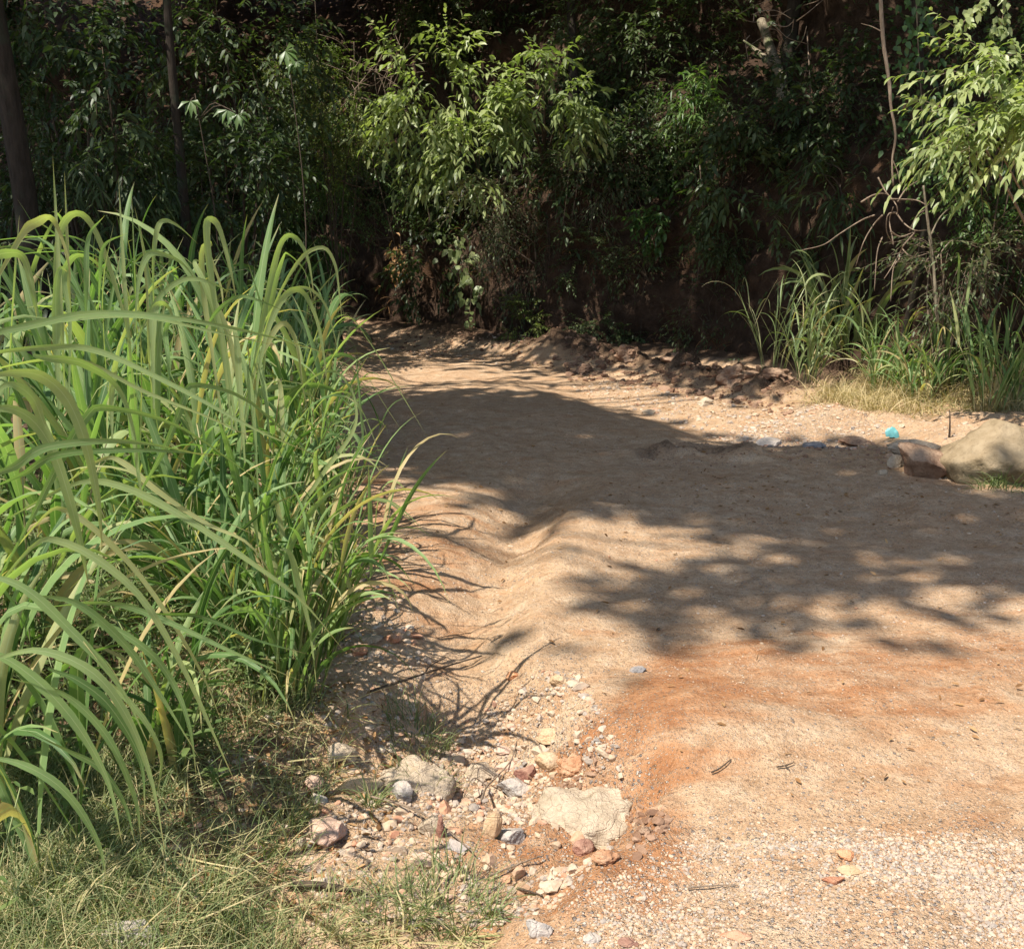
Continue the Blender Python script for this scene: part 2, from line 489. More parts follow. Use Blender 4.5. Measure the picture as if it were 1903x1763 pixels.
def tag(o, label=None, cat=None, group=None, kind=None):
    if label: o['label'] = label
    if cat: o['category'] = cat
    if group: o['group'] = group
    if kind or cat: o['kind'] = kind or 'thing'
    return o


def thing(name, loc, label, cat, group=None):
    o = bpy.data.objects.new(name, None)
    o.empty_display_size = .1
    COL.objects.link(o)
    o.location = tuple(float(c) for c in loc)
    return tag(o, label, cat, group)


def nrm(a):
    return a / (np.linalg.norm(a, axis=-1, keepdims=True) + 1e-9)


def catmull(pts, n):
    pts = np.asarray(pts, float)
    p = np.vstack([2 * pts[0] - pts[1], pts, 2 * pts[-1] - pts[-2]])
    seg = len(pts) - 1
    t = np.linspace(0, seg - 1e-6, n)
    i = t.astype(int); f = (t - i)[:, None]
    a, b, c, d = p[i], p[i + 1], p[i + 2], p[i + 3]
    return .5 * (2 * b + (c - a) * f + (2 * a - 5 * b + 4 * c - d) * f ** 2 + (3 * b - a - 3 * c + d) * f ** 3)


def tube(mb, pts, rad, sides=5, var=.5, mat=0, jitter=0.0):
    pts = np.asarray(pts, float); n = len(pts)
    rad = np.broadcast_to(np.asarray(rad, float), (n,))
    t = nrm(np.gradient(pts, axis=0))
    ref = np.array([0.3, 0.2, 1.0]) if abs(t[:, 2]).mean() < .8 else np.array([1.0, 0.2, 0.1])
    a = nrm(np.cross(t, ref)); b = np.cross(t, a)
    ang = np.linspace(0, 2 * math.pi, sides, endpoint=False)
    ring = np.cos(ang)[None, :, None] * a[:, None] + np.sin(ang)[None, :, None] * b[:, None]
    rr = rad[:, None] * np.ones((1, sides))
    if jitter:
        rr = rr * (1 + jitter * vn(np.arange(n)[:, None] * .7 + pts[0, 0] * 9, np.cos(ang)[None] * 1.5 + 3, np.sin(ang)[None] * 1.5, 4))
    v = (pts[:, None] + ring * rr[..., None]).reshape(-1, 3)
    i = np.arange(n - 1)[:, None] * sides; j = np.arange(sides)[None]; j2 = (j + 1) % sides
    q = np.stack([i + j, i + j2, i + sides + j2, i + sides + j], -1).reshape(-1, 4)
    pv = np.zeros((n * sides, 3)); pv[:, 0] = var; pv[:, 2] = np.repeat(np.linspace(0, 1, n), sides)
    base = len(v)
    tris = [(0, (k + 1) % sides, k) for k in range(0)]
    # end caps
    v = np.vstack([v, pts[:1], pts[-1:]])
    pv = np.vstack([pv, pv[:1], pv[-1:]])
    tr = [(base, (k + 1) % sides, k) for k in range(sides)] + [(base + 1, (n - 1) * sides + k, (n - 1) * sides + (k + 1) % sides) for k in range(sides)]
    mb.add(v, q, tr, pv, mat)


def leaves(mb, pos, d, up, L, W, var, fold=.25, droop=.25, mat=0, wide=.4):
    """folded, drooping leaves of eight vertices"""
    n = len(pos)
    if n == 0: return
    L = np.broadcast_to(L, (n,))[:, None]; Wd = np.broadcast_to(W, (n,))[:, None]
    d = nrm(d); s = nrm(np.cross(d, up)); u = np.cross(s, d)
    dz = np.array([0, 0, -1.0])
    def pt(t, w, dr):
        return pos + d * L * t + s * Wd * w + u * (np.abs(w) * Wd * fold) + dz * L * dr
    dr1, dr2, dr3 = .04 * droop, .35 * droop, 1.0 * droop
    V = np.stack([pt(0, 0, 0), pt(wide * .75, .46, dr1), pt(wide * .75, 0, dr1), pt(wide * .75, -.46, dr1),
                  pt(.72, .34, dr2), pt(.72, 0, dr2), pt(.72, -.34, dr2), pt(1, 0, dr3)], 1)
    b = np.arange(n)[:, None] * 8
    q = np.concatenate([b + np.array([[1, 2, 5, 4]]), b + np.array([[2, 3, 6, 5]])])
    t = np.concatenate([b + np.array([[0, 2, 1]]), b + np.array([[0, 3, 2]]), b + np.array([[4, 5, 7]]), b + np.array([[5, 6, 7]])])
    pv = np.zeros((n, 8, 3))
    pv[:, :, 0] = np.broadcast_to(var, (n,))[:, None]
    pv[:, :, 1] = [0, 1, 0, -1, 1, 0, -1, 0]
    pv[:, :, 2] = [0, .3, .3, .3, .72, .72, .72, 1]
    mb.add(V.reshape(-1, 3), q, t, pv.reshape(-1, 3), mat)


def rnd_dir(n, rng=RNG):
    v = rng.normal(size=(n, 3))
    return nrm(v)


def sprays(mb, org, dr, length, k, L, W, rng=RNG, spread=.9, sag=.25, twig_r=.003, vmean=.5, vstd=.22, mat=0, twig_mat=1, droop=.3, fold=.25, twigs=True):
    """leafy twigs: leaves set alternately along a bent twig"""
    n = len(org)
    if n == 0: return
    dr = nrm(dr); length = np.broadcast_to(length, (n,))
    side = nrm(np.cross(dr, np.array([0, 0, 1.0]) + .3 * rng.normal(size=(n, 3))))
    t = (np.arange(k) + .6) / k
    t = np.clip(t[None] + rng.normal(0, .25 / k, (n, k)), .02, 1)
    sgn = np.where((np.arange(k) % 2) == 0, 1, -1)[None, :, None]
    pos = org[:, None] + dr[:, None] * (length[:, None] * t)[..., None]
    pos[..., 2] -= sag * length[:, None] * t ** 2
    ld = dr[:, None] * (.35 + .9 * t[..., None] ** 3) + side[:, None] * sgn * spread * (1 - .6 * t[..., None] ** 3) + rng.normal(0, .22, (n, k, 3))
    ld[..., 2] -= .35
    up = np.array([0, 0, 1.0]) + rng.normal(0, .35, (n, k, 3))
    v0 = np.clip(rng.normal(vmean, vstd, (n, 1)) + rng.normal(0, .10, (n, k)), 0, 1)
    sz = rng.uniform(.65, 1.15, (n, k)) * (1 - .25 * np.abs(t - .55))
    leaves(mb, pos.reshape(-1, 3), ld.reshape(-1, 3), up.reshape(-1, 3), (L * sz).ravel(), (W * sz).ravel(), v0.ravel(), fold, droop, mat)
    if twigs:
        m = 4
        tt = np.linspace(0, 1, m)
        c = org[:, None] + dr[:, None] * (length[:, None] * tt[None])[..., None]
        c[..., 2] -= sag * length[:, None] * tt[None] ** 2
        a = nrm(np.cross(dr, np.array([.1, .2, 1.0]))); b = np.cross(dr, a)
        ang = np.array([0, 2.09, 4.19])
        ring = np.cos(ang)[None, None, :, None] * a[:, None, None] + np.sin(ang)[None, None, :, None] * b[:, None, None]
        r = twig_r * np.linspace(1, .3, m)[None, :, None, None]
        V = (c[:, :, None] + ring * r).reshape(-1, 3)
        base = np.arange(n)[:, None, None] * (m * 3) + np.arange(m - 1)[None, :, None] * 3
        j = np.arange(3)[None, None]; j2 = (j + 1) % 3
        q = np.stack([base + j, base + j2, base + 3 + j2, base + 3 + j], -1).reshape(-1, 4)
        mb.add(V, q, None, (.4, 0, .5), twig_mat)


def blades(mb, p0, phi, th0, L, W, bend, var, rng=RNG, S=9, fold=.22, pw=1.4, mat=0, dphi=.3, twist=.5, wprof='leaf'):
    """arching grass blades (n at once) with a midrib"""
    n = len(p0)
    if n == 0: return
    B = lambda a: np.broadcast_to(np.asarray(a, float), (n,))
    phi, th0, L, W, bend, var = map(B, (phi, th0, L, W, bend, var))
    s = np.linspace(0, 1, S + 1)
    th = th0[:, None] - bend[:, None] * s[None] ** pw
    ph = phi[:, None] + (rng.normal(0, dphi, n))[:, None] * s[None]
    dr = np.stack([np.cos(th) * np.cos(ph), np.cos(th) * np.sin(ph), np.sin(th)], -1)
    step = (L / S)[:, None, None] * dr
    pos = np.concatenate([p0[:, None], p0[:, None] + np.cumsum(.5 * (step[:, :-1] + step[:, 1:]), 1)], 1)
    h = np.stack([-np.sin(ph), np.cos(ph), 0 * ph], -1)
    nn = np.cross(dr, h)
    tw = (rng.normal(0, .45, n)[:, None] + rng.normal(0, twist, n)[:, None] * s[None])[..., None]
    sd = h * np.cos(tw) + nn * np.sin(tw); up = np.cross(sd, dr)
    w = (.35 + .65 * sstep(0, .25, s)) * np.clip(1 - s ** 2.6, .02, 1) if wprof == 'leaf' else np.clip(1 - s ** 1.5, .03, 1)
    w = (W[:, None] * w[None])[..., None] * .5
    l = pos + sd * w + up * (w * fold * 1.6); r = pos - sd * w + up * (w * fold * 1.6)
    V = np.stack([l, pos, r], 2).reshape(-1, 3)
    b = np.arange(n)[:, None, None] * ((S + 1) * 3) + np.arange(S)[None, :, None] * 3
    j = np.array([0, 1])[None, None]
    q = np.stack([b + j, b + j + 1, b + j + 4, b + j + 3], -1).reshape(-1, 4)
    pv = np.zeros((n, S + 1, 3, 3))
    pv[..., 0] = var[:, None, None]; pv[..., 1] = np.array([1, 0, -1])[None, None]; pv[..., 2] = s[None, :, None]
    mb.add(V, q, None, pv.reshape(-1, 3), mat)


def blade_path(mb, pts, W, var, facing=.5, S=22, mat=0, fold=.2):
    """one blade along a drawn 3-D path; facing 0 shows its edge, 1 its flat to the viewer"""
    c = catmull(pts, S + 1)
    s = np.linspace(0, 1, S + 1)
    t = nrm(np.gradient(c, axis=0))
    view = nrm(c - np.array([0, 0, CAMZ]))
    a = nrm(np.cross(t, view)); b = np.cross(t, a)
    f = (facing + .35 * np.sin(s * 5 + W * 300))
    ang = (math.pi / 2) * (1 - np.clip(f, 0, 1))[:, None]
    sd = a * np.cos(ang) + b * np.sin(ang); up = nrm(np.cross(sd, t))
    up = up * np.sign((up * -view).sum(-1, keepdims=True) + 1e-6)
    w = (W * .5 * (.25 + .75 * sstep(0, .42, s)) * np.clip(1 - s ** 2.4, .02, 1) * (1 + .06 * np.sin(s * 37 + W * 900)))[:, None]
    V = np.stack([c + sd * w + up * w * fold, c, c - sd * w + up * w * fold], 1).reshape(-1, 3)
    b0 = np.arange(S)[:, None] * 3; j = np.array([0, 1])[None]
    q = np.stack([b0 + j, b0 + j + 1, b0 + j + 4, b0 + j + 3], -1).reshape(-1, 4)
    pv = np.zeros((S + 1, 3, 3)); pv[..., 0] = var; pv[..., 1] = [1, 0, -1]; pv[..., 2] = s[:, None]
    mb.add(V, q, None, pv.reshape(-1, 3), mat)


# ------------------------------------------------------------------ ground and road
def axis(*segs):
    out = []
    for a, b, st in segs:
        out.append(np.arange(a, b - 1e-6, st))
    out.append([segs[-1][1]])
    return np.concatenate(out)


gx = axis((-40, -12, 2), (-12, -5, .25), (-5, -2.6, .06), (-2.6, 4.2, .021), (4.2, 8, .06), (8, 14, .3), (14, 40, 2))
gy = axis((-12, 0, 1), (0, 1.7, .12), (1.7, 5.2, .019), (5.2, 9, .028), (9, 15.5, .06), (15.5, 26, .3), (26, 60, 3))
X, Y = np.meshgrid(gx, gy)
xf, yf = X.ravel(), Y.ravel()
Z = terrain(xf, yf)
ny, nx = X.shape
V = np.stack([xf, yf, Z], -1)
ii = (np.arange(ny - 1)[:, None] * nx + np.arange(nx - 1)[None])
Q = np.stack([ii, ii + 1, ii + nx + 1, ii + nx], -1).reshape(-1, 4)


def soft(polys, w=.12, wob=.10):
    r = np.zeros_like(xf)
    wb = wob * fbm(xf * 3, yf * 3, 0, 51, 4)
    for p in polys:
        r = np.maximum(r, sstep(-w, w, sdist(xf, yf, p) + wb))
    return r


a_clay = np.maximum.reduce([w_ * soft([p_], .42, .34) for p_, w_ in zip(CLAY, (.60, 1.1, 1.0, .66, .62, .65, .65))])
a_grav = np.maximum(soft(GRAVEL, .25, .15), .25 * sstep(.1, .6, fbm(xf * .8, yf * .8, 0, 71, 3)))
d_left = x_edge(yf) - xf + .12 * fbm(xf * 3, yf * 3, 0, 13, 3)
a_hum = np.maximum.reduce([sstep(.45, 1.1, d_left) * sstep(2.2, 3.2, yf), .8 * sstep(.2, .9, d_left) * sstep(1.8, 2.6, yf), sstep(.9, .1, foot_y(xf) - yf),
                           .85 * np.exp(-(pdist(xf, yf, BERM) / .36) ** 2), .6 * np.exp(-(pdist(xf, yf, MOUND) / .2) ** 2),
                           .30 * sstep(-.2, .3, sdist(xf, yf, VERGE)),
                           .62 * sstep(-.15, .25, sdist(xf, yf, MIXED) + .12 * fbm(xf * 4, yf * 4, 0, 19, 3))])
road_m = sdist(xf, yf, ROAD)
fc = road_m[Q].mean(1) > 0

full = MB(); full.add(V, Q)
tmp = full.build('tmp_ground', M['soil'])
nr = np.zeros(len(V) * 3, np.float32); tmp.data.vertices.foreach_get('normal', nr)
nr = nr.reshape(-1, 3)
bpy.data.objects.remove(tmp)


def split_sheet(name, mask, mat):
    q = Q[mask]
    used = np.unique(q)
    remap = np.full(len(V), -1, np.int64); remap[used] = np.arange(len(used))
    mb = MB(); mb.add(V[used], remap[q])
    o = mb.build(name, mat, attrs={'clay': a_clay[used], 'gravel': a_grav[used], 'humus': a_hum[used]})
    o.data.normals_split_custom_set_from_vertices([tuple(map(float, n)) for n in nr[used]])
    return o


tag(split_sheet('dirt_road', fc, M['soil']), kind='structure')
tag(split_sheet('ground', ~fc, M['soil']), kind='structure')

# ------------------------------------------------------------------ cut bank and hillside
fx = np.concatenate([np.arange(-30, -10, .5), np.arange(-10, -5, .15), np.arange(-5, 9, .07), np.arange(9, 30.1, .6)])
kern = np.ones(9) / 9
fy = np.interp(fx, FOOT[:, 0], FOOT[:, 1])
fy = np.convolve(np.pad(fy, 4, mode='edge'), kern, 'valid')
tx, ty = np.gradient(fx), np.gradient(fy)
nn2 = nrm(np.stack([-ty, tx], -1))
for _ in range(25):
    nn2[1:-1] = nrm(nn2[:-2] + nn2[1:-1] * 2 + nn2[2:])
prof = [(-.35, -.12), (0, .05), (.12, .35), (.30, 1.0), (.48, 1.7), (.72, 2.3), (1.15, 2.75), (2.0, 3.3), (3.5, 4.3), (6, 6.2), (12, 11), (26, 24)]
ps = np.array([0.])
ps = np.concatenate([np.linspace(0, 6, 62), np.linspace(6, 11, 30)[1:]])
prof = np.array(prof)
pr = np.stack([np.interp(ps, np.arange(12), prof[:, 0]), np.interp(ps, np.arange(12), prof[:, 1])], -1)
S_, U_ = np.meshgrid(np.arange(len(pr)), np.arange(len(fx)), indexing='ij')
s_off = pr[S_, 0]; z_off = pr[S_, 1]
bl = np.clip(s_off / 4, 0, 1)[..., None]
dirn = nrm(nn2[U_] * (1 - bl * .85) + np.array([-.05, 1.0]) * bl * .85)
bx = fx[U_] + dirn[..., 0] * s_off; by = fy[U_] + dirn[..., 1] * s_off; bz = z_off * (1 + .12 * vn(fx[U_] * .5, 0 * s_off, 0, 6))
dsp = .30 * fbm(bx * .8, by * .8, bz * .8, 21, 4) + .09 * fbm(bx * 3.5, by * 3.5, bz * 3, 27, 4)
bx -= nn2[U_][..., 0] * dsp; by -= nn2[U_][..., 1] * dsp; bz += .4 * dsp * np.clip(s_off, 0, 1)
BV = np.stack([bx, by, bz], -1)
nS, nU = S_.shape
cut = 67


def bank_part(name, r0, r1):
    v = BV[r0:r1].reshape(-1, 3)
    h = r1 - r0
    i = (np.arange(h - 1)[:, None] * nU + np.arange(nU - 1)[None])
    q = np.stack([i, i + 1, i + nU + 1, i + nU], -1).reshape(-1, 4)
    mb = MB(); mb.add(v, q)
    return tag(mb.build(name, M['bank']), kind='structure')


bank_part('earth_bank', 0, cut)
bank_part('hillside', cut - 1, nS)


def bank_at(x, z):
    """point on the bank near world x at height z"""
    j = int(np.argmin(np.abs(fx - x)))
    for _ in range(6):
        col = BV[:, j]
        i = int(np.argmin(np.abs(col[:40 + 50, 2] - z)))
        j = int(np.clip(j + np.sign(x - col[i, 0]) * max(0, round(abs(x - col[i, 0]) / .08)), 0, nU - 1))
    return BV[i, j]


_r = np.stack([BV[..., 0], BV[..., 1], BV[..., 2] - CAMZ], -1).reshape(-1, 3)
_dep = np.maximum(_r[:, 1] * cP - _r[:, 2] * sP, .1)
_bpx = W0 + F * _r[:, 0] / _dep
_bpy = H0 - F * (_r[:, 1] * sP + _r[:, 2] * cP) / _dep


def hit(px, py):
    """the point of the bank or hillside that is seen at (px, py)"""
    d = np.hypot(_bpx - px, _bpy - py)
    near = np.where(d < max(22, d.min() + 1))[0]
    i = near[np.argmin(_r[near, 1])]
    return _r[i] + np.array([0, 0, CAMZ])


# ------------------------------------------------------------------ sun
SUN_EL, SUN_AZ = math.radians(60), math.atan2(-.62, -.79)   # to-sun direction
SD = np.array([math.cos(SUN_EL) * math.cos(SUN_AZ), math.cos(SUN_EL) * math.sin(SUN_AZ), math.sin(SUN_EL)])
KX, KY = SD[0] / SD[2], SD[1] / SD[2]

# lit patches on things above the ground: (point, radius)
def B(px, py, off=.4):
    return P(px, py, hit(px, py)[1] - off)


CY = 14.2
LIT = [(P(px_, py_, CY), r_) for px_, py_, r_ in ((765, 115, .5), (840, 120, .5), (745, 205, .4), (820, 205, .45), (905, 190, .4), (980, 170, .4), (1040, 185, .4), (1010, 120, .3), (800, 285, .4), (885, 270, .4), (885, 325, .25))] + [
       (P(620, 90, 15), .8), (P(640, 210, 15), .6), (P(700, 140, 15.5), .5), (P(1840, 130, 8.2), .45), (P(1760, 290, 8.0), .55), (P(1850, 270, 8.0), .5), (P(1800, 170, 8.2), .4), (P(1890, 200, 8.0), .5),
       (P(1850, 20, 8.2), .35), (P(1570, 540, 9.9), .65), (P(1560, 640, 9.8), .55), (P(1700, 660, 9.3), .6), (P(1830, 680, 9.0), .6), (P(1640, 600, 9.4), .4), (P(1880, 600, 9.2), .4),
       (B(865, 510, .3), .28), (B(985, 620, .3), .25), (P(540, 110, 11.5), .3), (P(380, 200, 11.5), .3), (P(430, 210, 11.5), .3),
       (P(1660, 220, 9.2), .2), (P(1690, 420, 9.3), .3), (B(1410, 80, .5), .25), (B(1290, 230, .4), .4), (P(190, 140, 10.0), .25), (P(210, 200, 10.0), .2),
       (B(900, 390, .4), .35), (B(850, 430, .4), .3), (B(740, 490, .4), .25), (B(1020, 60, .5), .3), (B(1230, 130, .5), .3), (P(450, 60, 13), .3)]
for (px, py, y, r) in [(380, 450, 3.6, .3), (520, 500, 3.8, .35), (120, 440, 3.2, .4), (230, 420, 3.2, .3), (560, 620, 4.5, .4), (620, 760, 5.2, .4), (600, 680, 6.0, .4)]:
    LIT.append((P(px, py, y), r))


def in_lit(p, amin=.7, grow=0.0):
    r_ = np.zeros(len(p), bool)
    for c, r in LIT:
        w_ = p - c
        al_ = w_ @ SD
        r_ |= (np.linalg.norm(w_ - al_[:, None] * SD, axis=1) < r + grow) & (al_ > amin)
    return r_


S1 = GL([(560, 738), (800, 733), (1000, 735), (1150, 762), (1290, 792), (1385, 834), (1500, 812), (1600, 822), (1660, 830), (1690, 900), (1770, 925), (2500, 980),
         (2500, 1060), (1903, 1000), (1700, 985), (1400, 960), (1100, 950), (960, 925), (780, 955), (680, 930), (660, 860), (640, 790)])
S2 = GL([(760, 960), (960, 930), (1400, 955), (1903, 1000), (2500, 1050), (2500, 1120), (1903, 1055), (1660, 1105), (1450, 1170), (1230, 1200), (975, 1200), (910, 1150), (770, 1095)])
S3 = GL([(540, 600), (700, 626), (950, 652), (1060, 684), (1100, 705), (1000, 700), (880, 686), (640, 684)])


def shade_density(x, y):
    d = np.zeros_like(x)
    fyv = foot_y(x)
    d = np.where(y > fyv - .1, 1.0, d)
    d = np.where((x < x_edge(y) - .5) & (y > 9.3), 1.0, d)
    d = np.where(inside(x, y, S3), .40, d)
    d = np.where(inside(x, y, S2), .95 * sstep(-.40, .22, fbm(x * .7 - y * .3, y * 3.6, 0, 5, 4)), d)
    d = np.where(inside(x, y, S1), 1.0, d)
    ber = (pdist(x, y, BERM) < .45)
    d = np.where(ber, .6, d)
    return d


# ------------------------------------------------------------------ trees that close the canopy over the road
TREES = [  # base x, y, lean, radius, label
    (P(42, 400, 9.0)[0], 9.0, .085, 'dark tree with a straight slim trunk at the far left behind the tall grass'),
    (P(332, 300, 11.5)[0], 11.5, .05, 'dark thin tree behind the big-lobed leaves, right of the far left trunk'),
    (-7.2, 3.2, .16, 'tall shade tree beside the road, its crown throwing the dappled shade on the dirt'),
    (-9.0, 14.5, .15, 'dark tree deep in the wood behind the far left trunk'),
    (P(1060, 300, 15.2)[0], 15.2, .07, 'slender dark tree on the bank top behind the sunlit hanging branches'),
    (P(1500, 60, 13.6)[0], 13.6, .09, 'dark tree on the bank top right of the broken pale trunk'),
    (8.6, 11.5, .14, 'tall tree at the right edge above the sunlit pinnate branches'),
]
ncl = 42000
g = np.stack([RNG.uniform(-13, 15, ncl), RNG.uniform(3.2, 33, ncl)], -1)
den = shade_density(g[:, 0], g[:, 1])
den = np.where(inside(g[:, 0], g[:, 1], S2), den * .8, np.where(inside(g[:, 0], g[:, 1], S1), 1.0, den * .52))
clump_n = .5 + .5 * sstep(-.35, .25, fbm(g[:, 0] * .7, g[:, 1] * .7, 0, 31, 3))
g = g[RNG.uniform(size=ncl) < den * np.where(den > .9, np.maximum(clump_n, .85), 1)]
z = RNG.uniform(0, 3.2, len(g)) + np.where(g[:, 1] < 9.5, 10.5, 6.4)
for _ in range(4):
    cy = g[:, 1] + KY * z
    z = np.maximum(z, 1.6 + .245 * np.maximum(cy, 0) + .5)
z = z + RNG.uniform(0, 1.2, len(g))
cp = np.stack([g[:, 0] + KX * z, g[:, 1] + KY * z, z], -1)
keep = ~in_lit(cp, .3, .38)
# nothing may hang into the sun of the tall grass and the foreground
cp = cp[keep]
tb = np.array([[t[0], t[1]] for t in TREES])
own = np.argmin(np.linalg.norm(cp[:, None, :2] - tb[None], axis=2) + np.array([0, 0, 0, 0, 0, 0, 0]), axis=1)
canopy_k = 7


def trunk_curve(b, top, r, seed, n=14, wob=.25):
    t = np.linspace(0, 1, n)[:, None]
    p = b + (top - b) * t
    p[:, 0] += wob * vn(t[:, 0] * 2.2, seed, 0, 3) * np.sin(t[:, 0] * math.pi)
    p[:, 1] += wob * vn(t[:, 0] * 2.2, seed + 40, 0, 3) * np.sin(t[:, 0] * math.pi)
    return p


for i, (x, y, r, lab) in enumerate(TREES):
    if y > foot_y(x):
        b = bank_at(x, 2.9 + .5 * (y - foot_y(x) - 1)) - np.array([0, 0, .2])
        x, y = b[0], b[1]
    else:
        b = np.array([x, y, float(terrain(np.array([x]), np.array([y]))[0]) - .15])
    cl = cp[own == i]
    top = np.array([x + .3, y, 9.5]) if len(cl) == 0 else np.array([x * .6 + cl[:, 0].mean() * .4, y * .6 + cl[:, 1].mean() * .4, max(8.0, np.percentile(cl[:, 2], 60))])
    if i < 2: top[:2] = top[:2] * .25 + np.array([x, y]) * .75
    root = thing('tree', b, lab, 'tree', 'trees shading the road')
    mb = MB()
    tc = trunk_curve(b, top, r, i * 3.7, 16, .35)
    tube(mb, tc, r * np.linspace(1.25, .35, 16) + .05 * r * np.linspace(1, 0, 16), 10, jitter=.12)
    if len(cl):
        for c in cl[RNG.choice(len(cl), min(len(cl), 34), replace=False)]:
            s = tc[RNG.integers(7, 15)]
            mid = (s + c) / 2 + np.array([0, 0, .5]) + RNG.normal(0, .25, 3)
            tube(mb, catmull([s, mid, c], 8), np.linspace(r * .32, .012, 8), 5)
    mb.build('trunk', M['bark'], root, loc=b)
    if len(cl):
        mb = MB()
        k = canopy_k
        n = len(cl)
        pos = (cl[:, None] + RNG.normal(0, .21, (n, k, 3))).reshape(-1, 3)
        d = RNG.normal(size=(n * k, 3)); d[:, 2] = d[:, 2] * .5 - .35
        up = np.array([0, 0, 1.]) + RNG.normal(0, .35, (n * k, 3))
        sz = RNG.uniform(.7, 1.25, n * k)
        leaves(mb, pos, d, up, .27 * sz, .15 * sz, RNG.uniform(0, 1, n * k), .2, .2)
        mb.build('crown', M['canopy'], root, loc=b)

# ------------------------------------------------------------------ shrubs and understorey trees
LEAF = {  # length, width, leaves per spray, spray length, spread, droop
    'broad': (.155, .06, 10, .55, .9, .3), 'narrow': (.19, .034, 8, .40, .7, .45), 'small': (.055, .028, 12, .30, .9, .2), 'tiny': (.038, .022, 14, .30, .9, .1),
    'pinnate': (.108, .045, 14, .66, .95, .45), 'mid': (.115, .052, 9, .42, .9, .25), 'twiggy': (.065, .024, 7, .42, .8, .2), 'vine': (.06, .045, 10, .5, .8, .3),
}


def shrub(name, label, cat, center, rad, leaf, nspr, mat, base=None, group=None, vmean=.5, nclu=12, out=.8, down=.2, twig='darktwig', seed=1, stem_r=.02, trunk_name='stem',
          crown_name='foliage', clumps=None, bias=(0, 0, 0), nstem=6, tight=(.25, .5)):
    rng = np.random.default_rng(seed)
    center = np.asarray(center, float); rad = np.asarray(rad, float)
    if base is None:
        base = np.array([center[0], center[1] + .3 * rad[1], float(terrain(center[0:1], center[1:2])[0])])
    base = np.asarray(base, float)
    root = thing(name, base, label, cat, group)
    L, W, k, sl, spread, droop = LEAF[leaf]
    if clumps is None:
        cc = rnd_dir(nclu, rng) * rng.uniform(.25, 1, (nclu, 1)) ** .5 * rad + center
        cr = rad.mean() * rng.uniform(tight[0], tight[1], nclu)
    else:
        cc = np.array([P(a, b_, CY + o - .8) for a, b_, _, o in clumps]); cr = np.array([c[2] for c in clumps]); nclu = len(cc)
        center = cc.mean(0)
    wgt = cr ** 2 / (cr ** 2).sum()
    pick = rng.choice(nclu, nspr, p=wgt)
    o = cc[pick] + rnd_dir(nspr, rng) * (rng.uniform(0, 1, (nspr, 1)) ** .5) * cr[pick][:, None]
    d = nrm(o - center) * out + rnd_dir(nspr, rng) * .9 + np.array([0, -.2, -down]) + np.array(bias)
    fre = ~in_lit(o, 1.0, .1) | (leaf == 'pinnate')
    o, d, pick = o[fre], d[fre], pick[fre]
    mb = MB()
    cv = rng.normal(vmean, .15, nclu)
    for c in range(nclu):
        q = pick == c
        sprays(mb, o[q], d[q], sl * rng.uniform(.6, 1.2, q.sum()), k, L, W, rng, spread, .25, .0028, cv[c], .16, 0, 1, droop)
    mb.build(crown_name, [M[mat], M[twig]], root, loc=base)
    mb = MB()
    for c in rng.permutation(nclu)[:nstem]:
        tgt = cc[c]
        mid = base * .5 + tgt * .5 + rng.normal(0, .16, 3) * rad.mean() + np.array([0, 0, .2 * rad[2]])
        tube(mb, catmull([base + rng.normal(0, .03, 3), mid, tgt], 9), np.linspace(stem_r * rng.uniform(.6, 1), .004, 9), 5)
    mb.build(trunk_name, M[twig], root, loc=base)
    return root


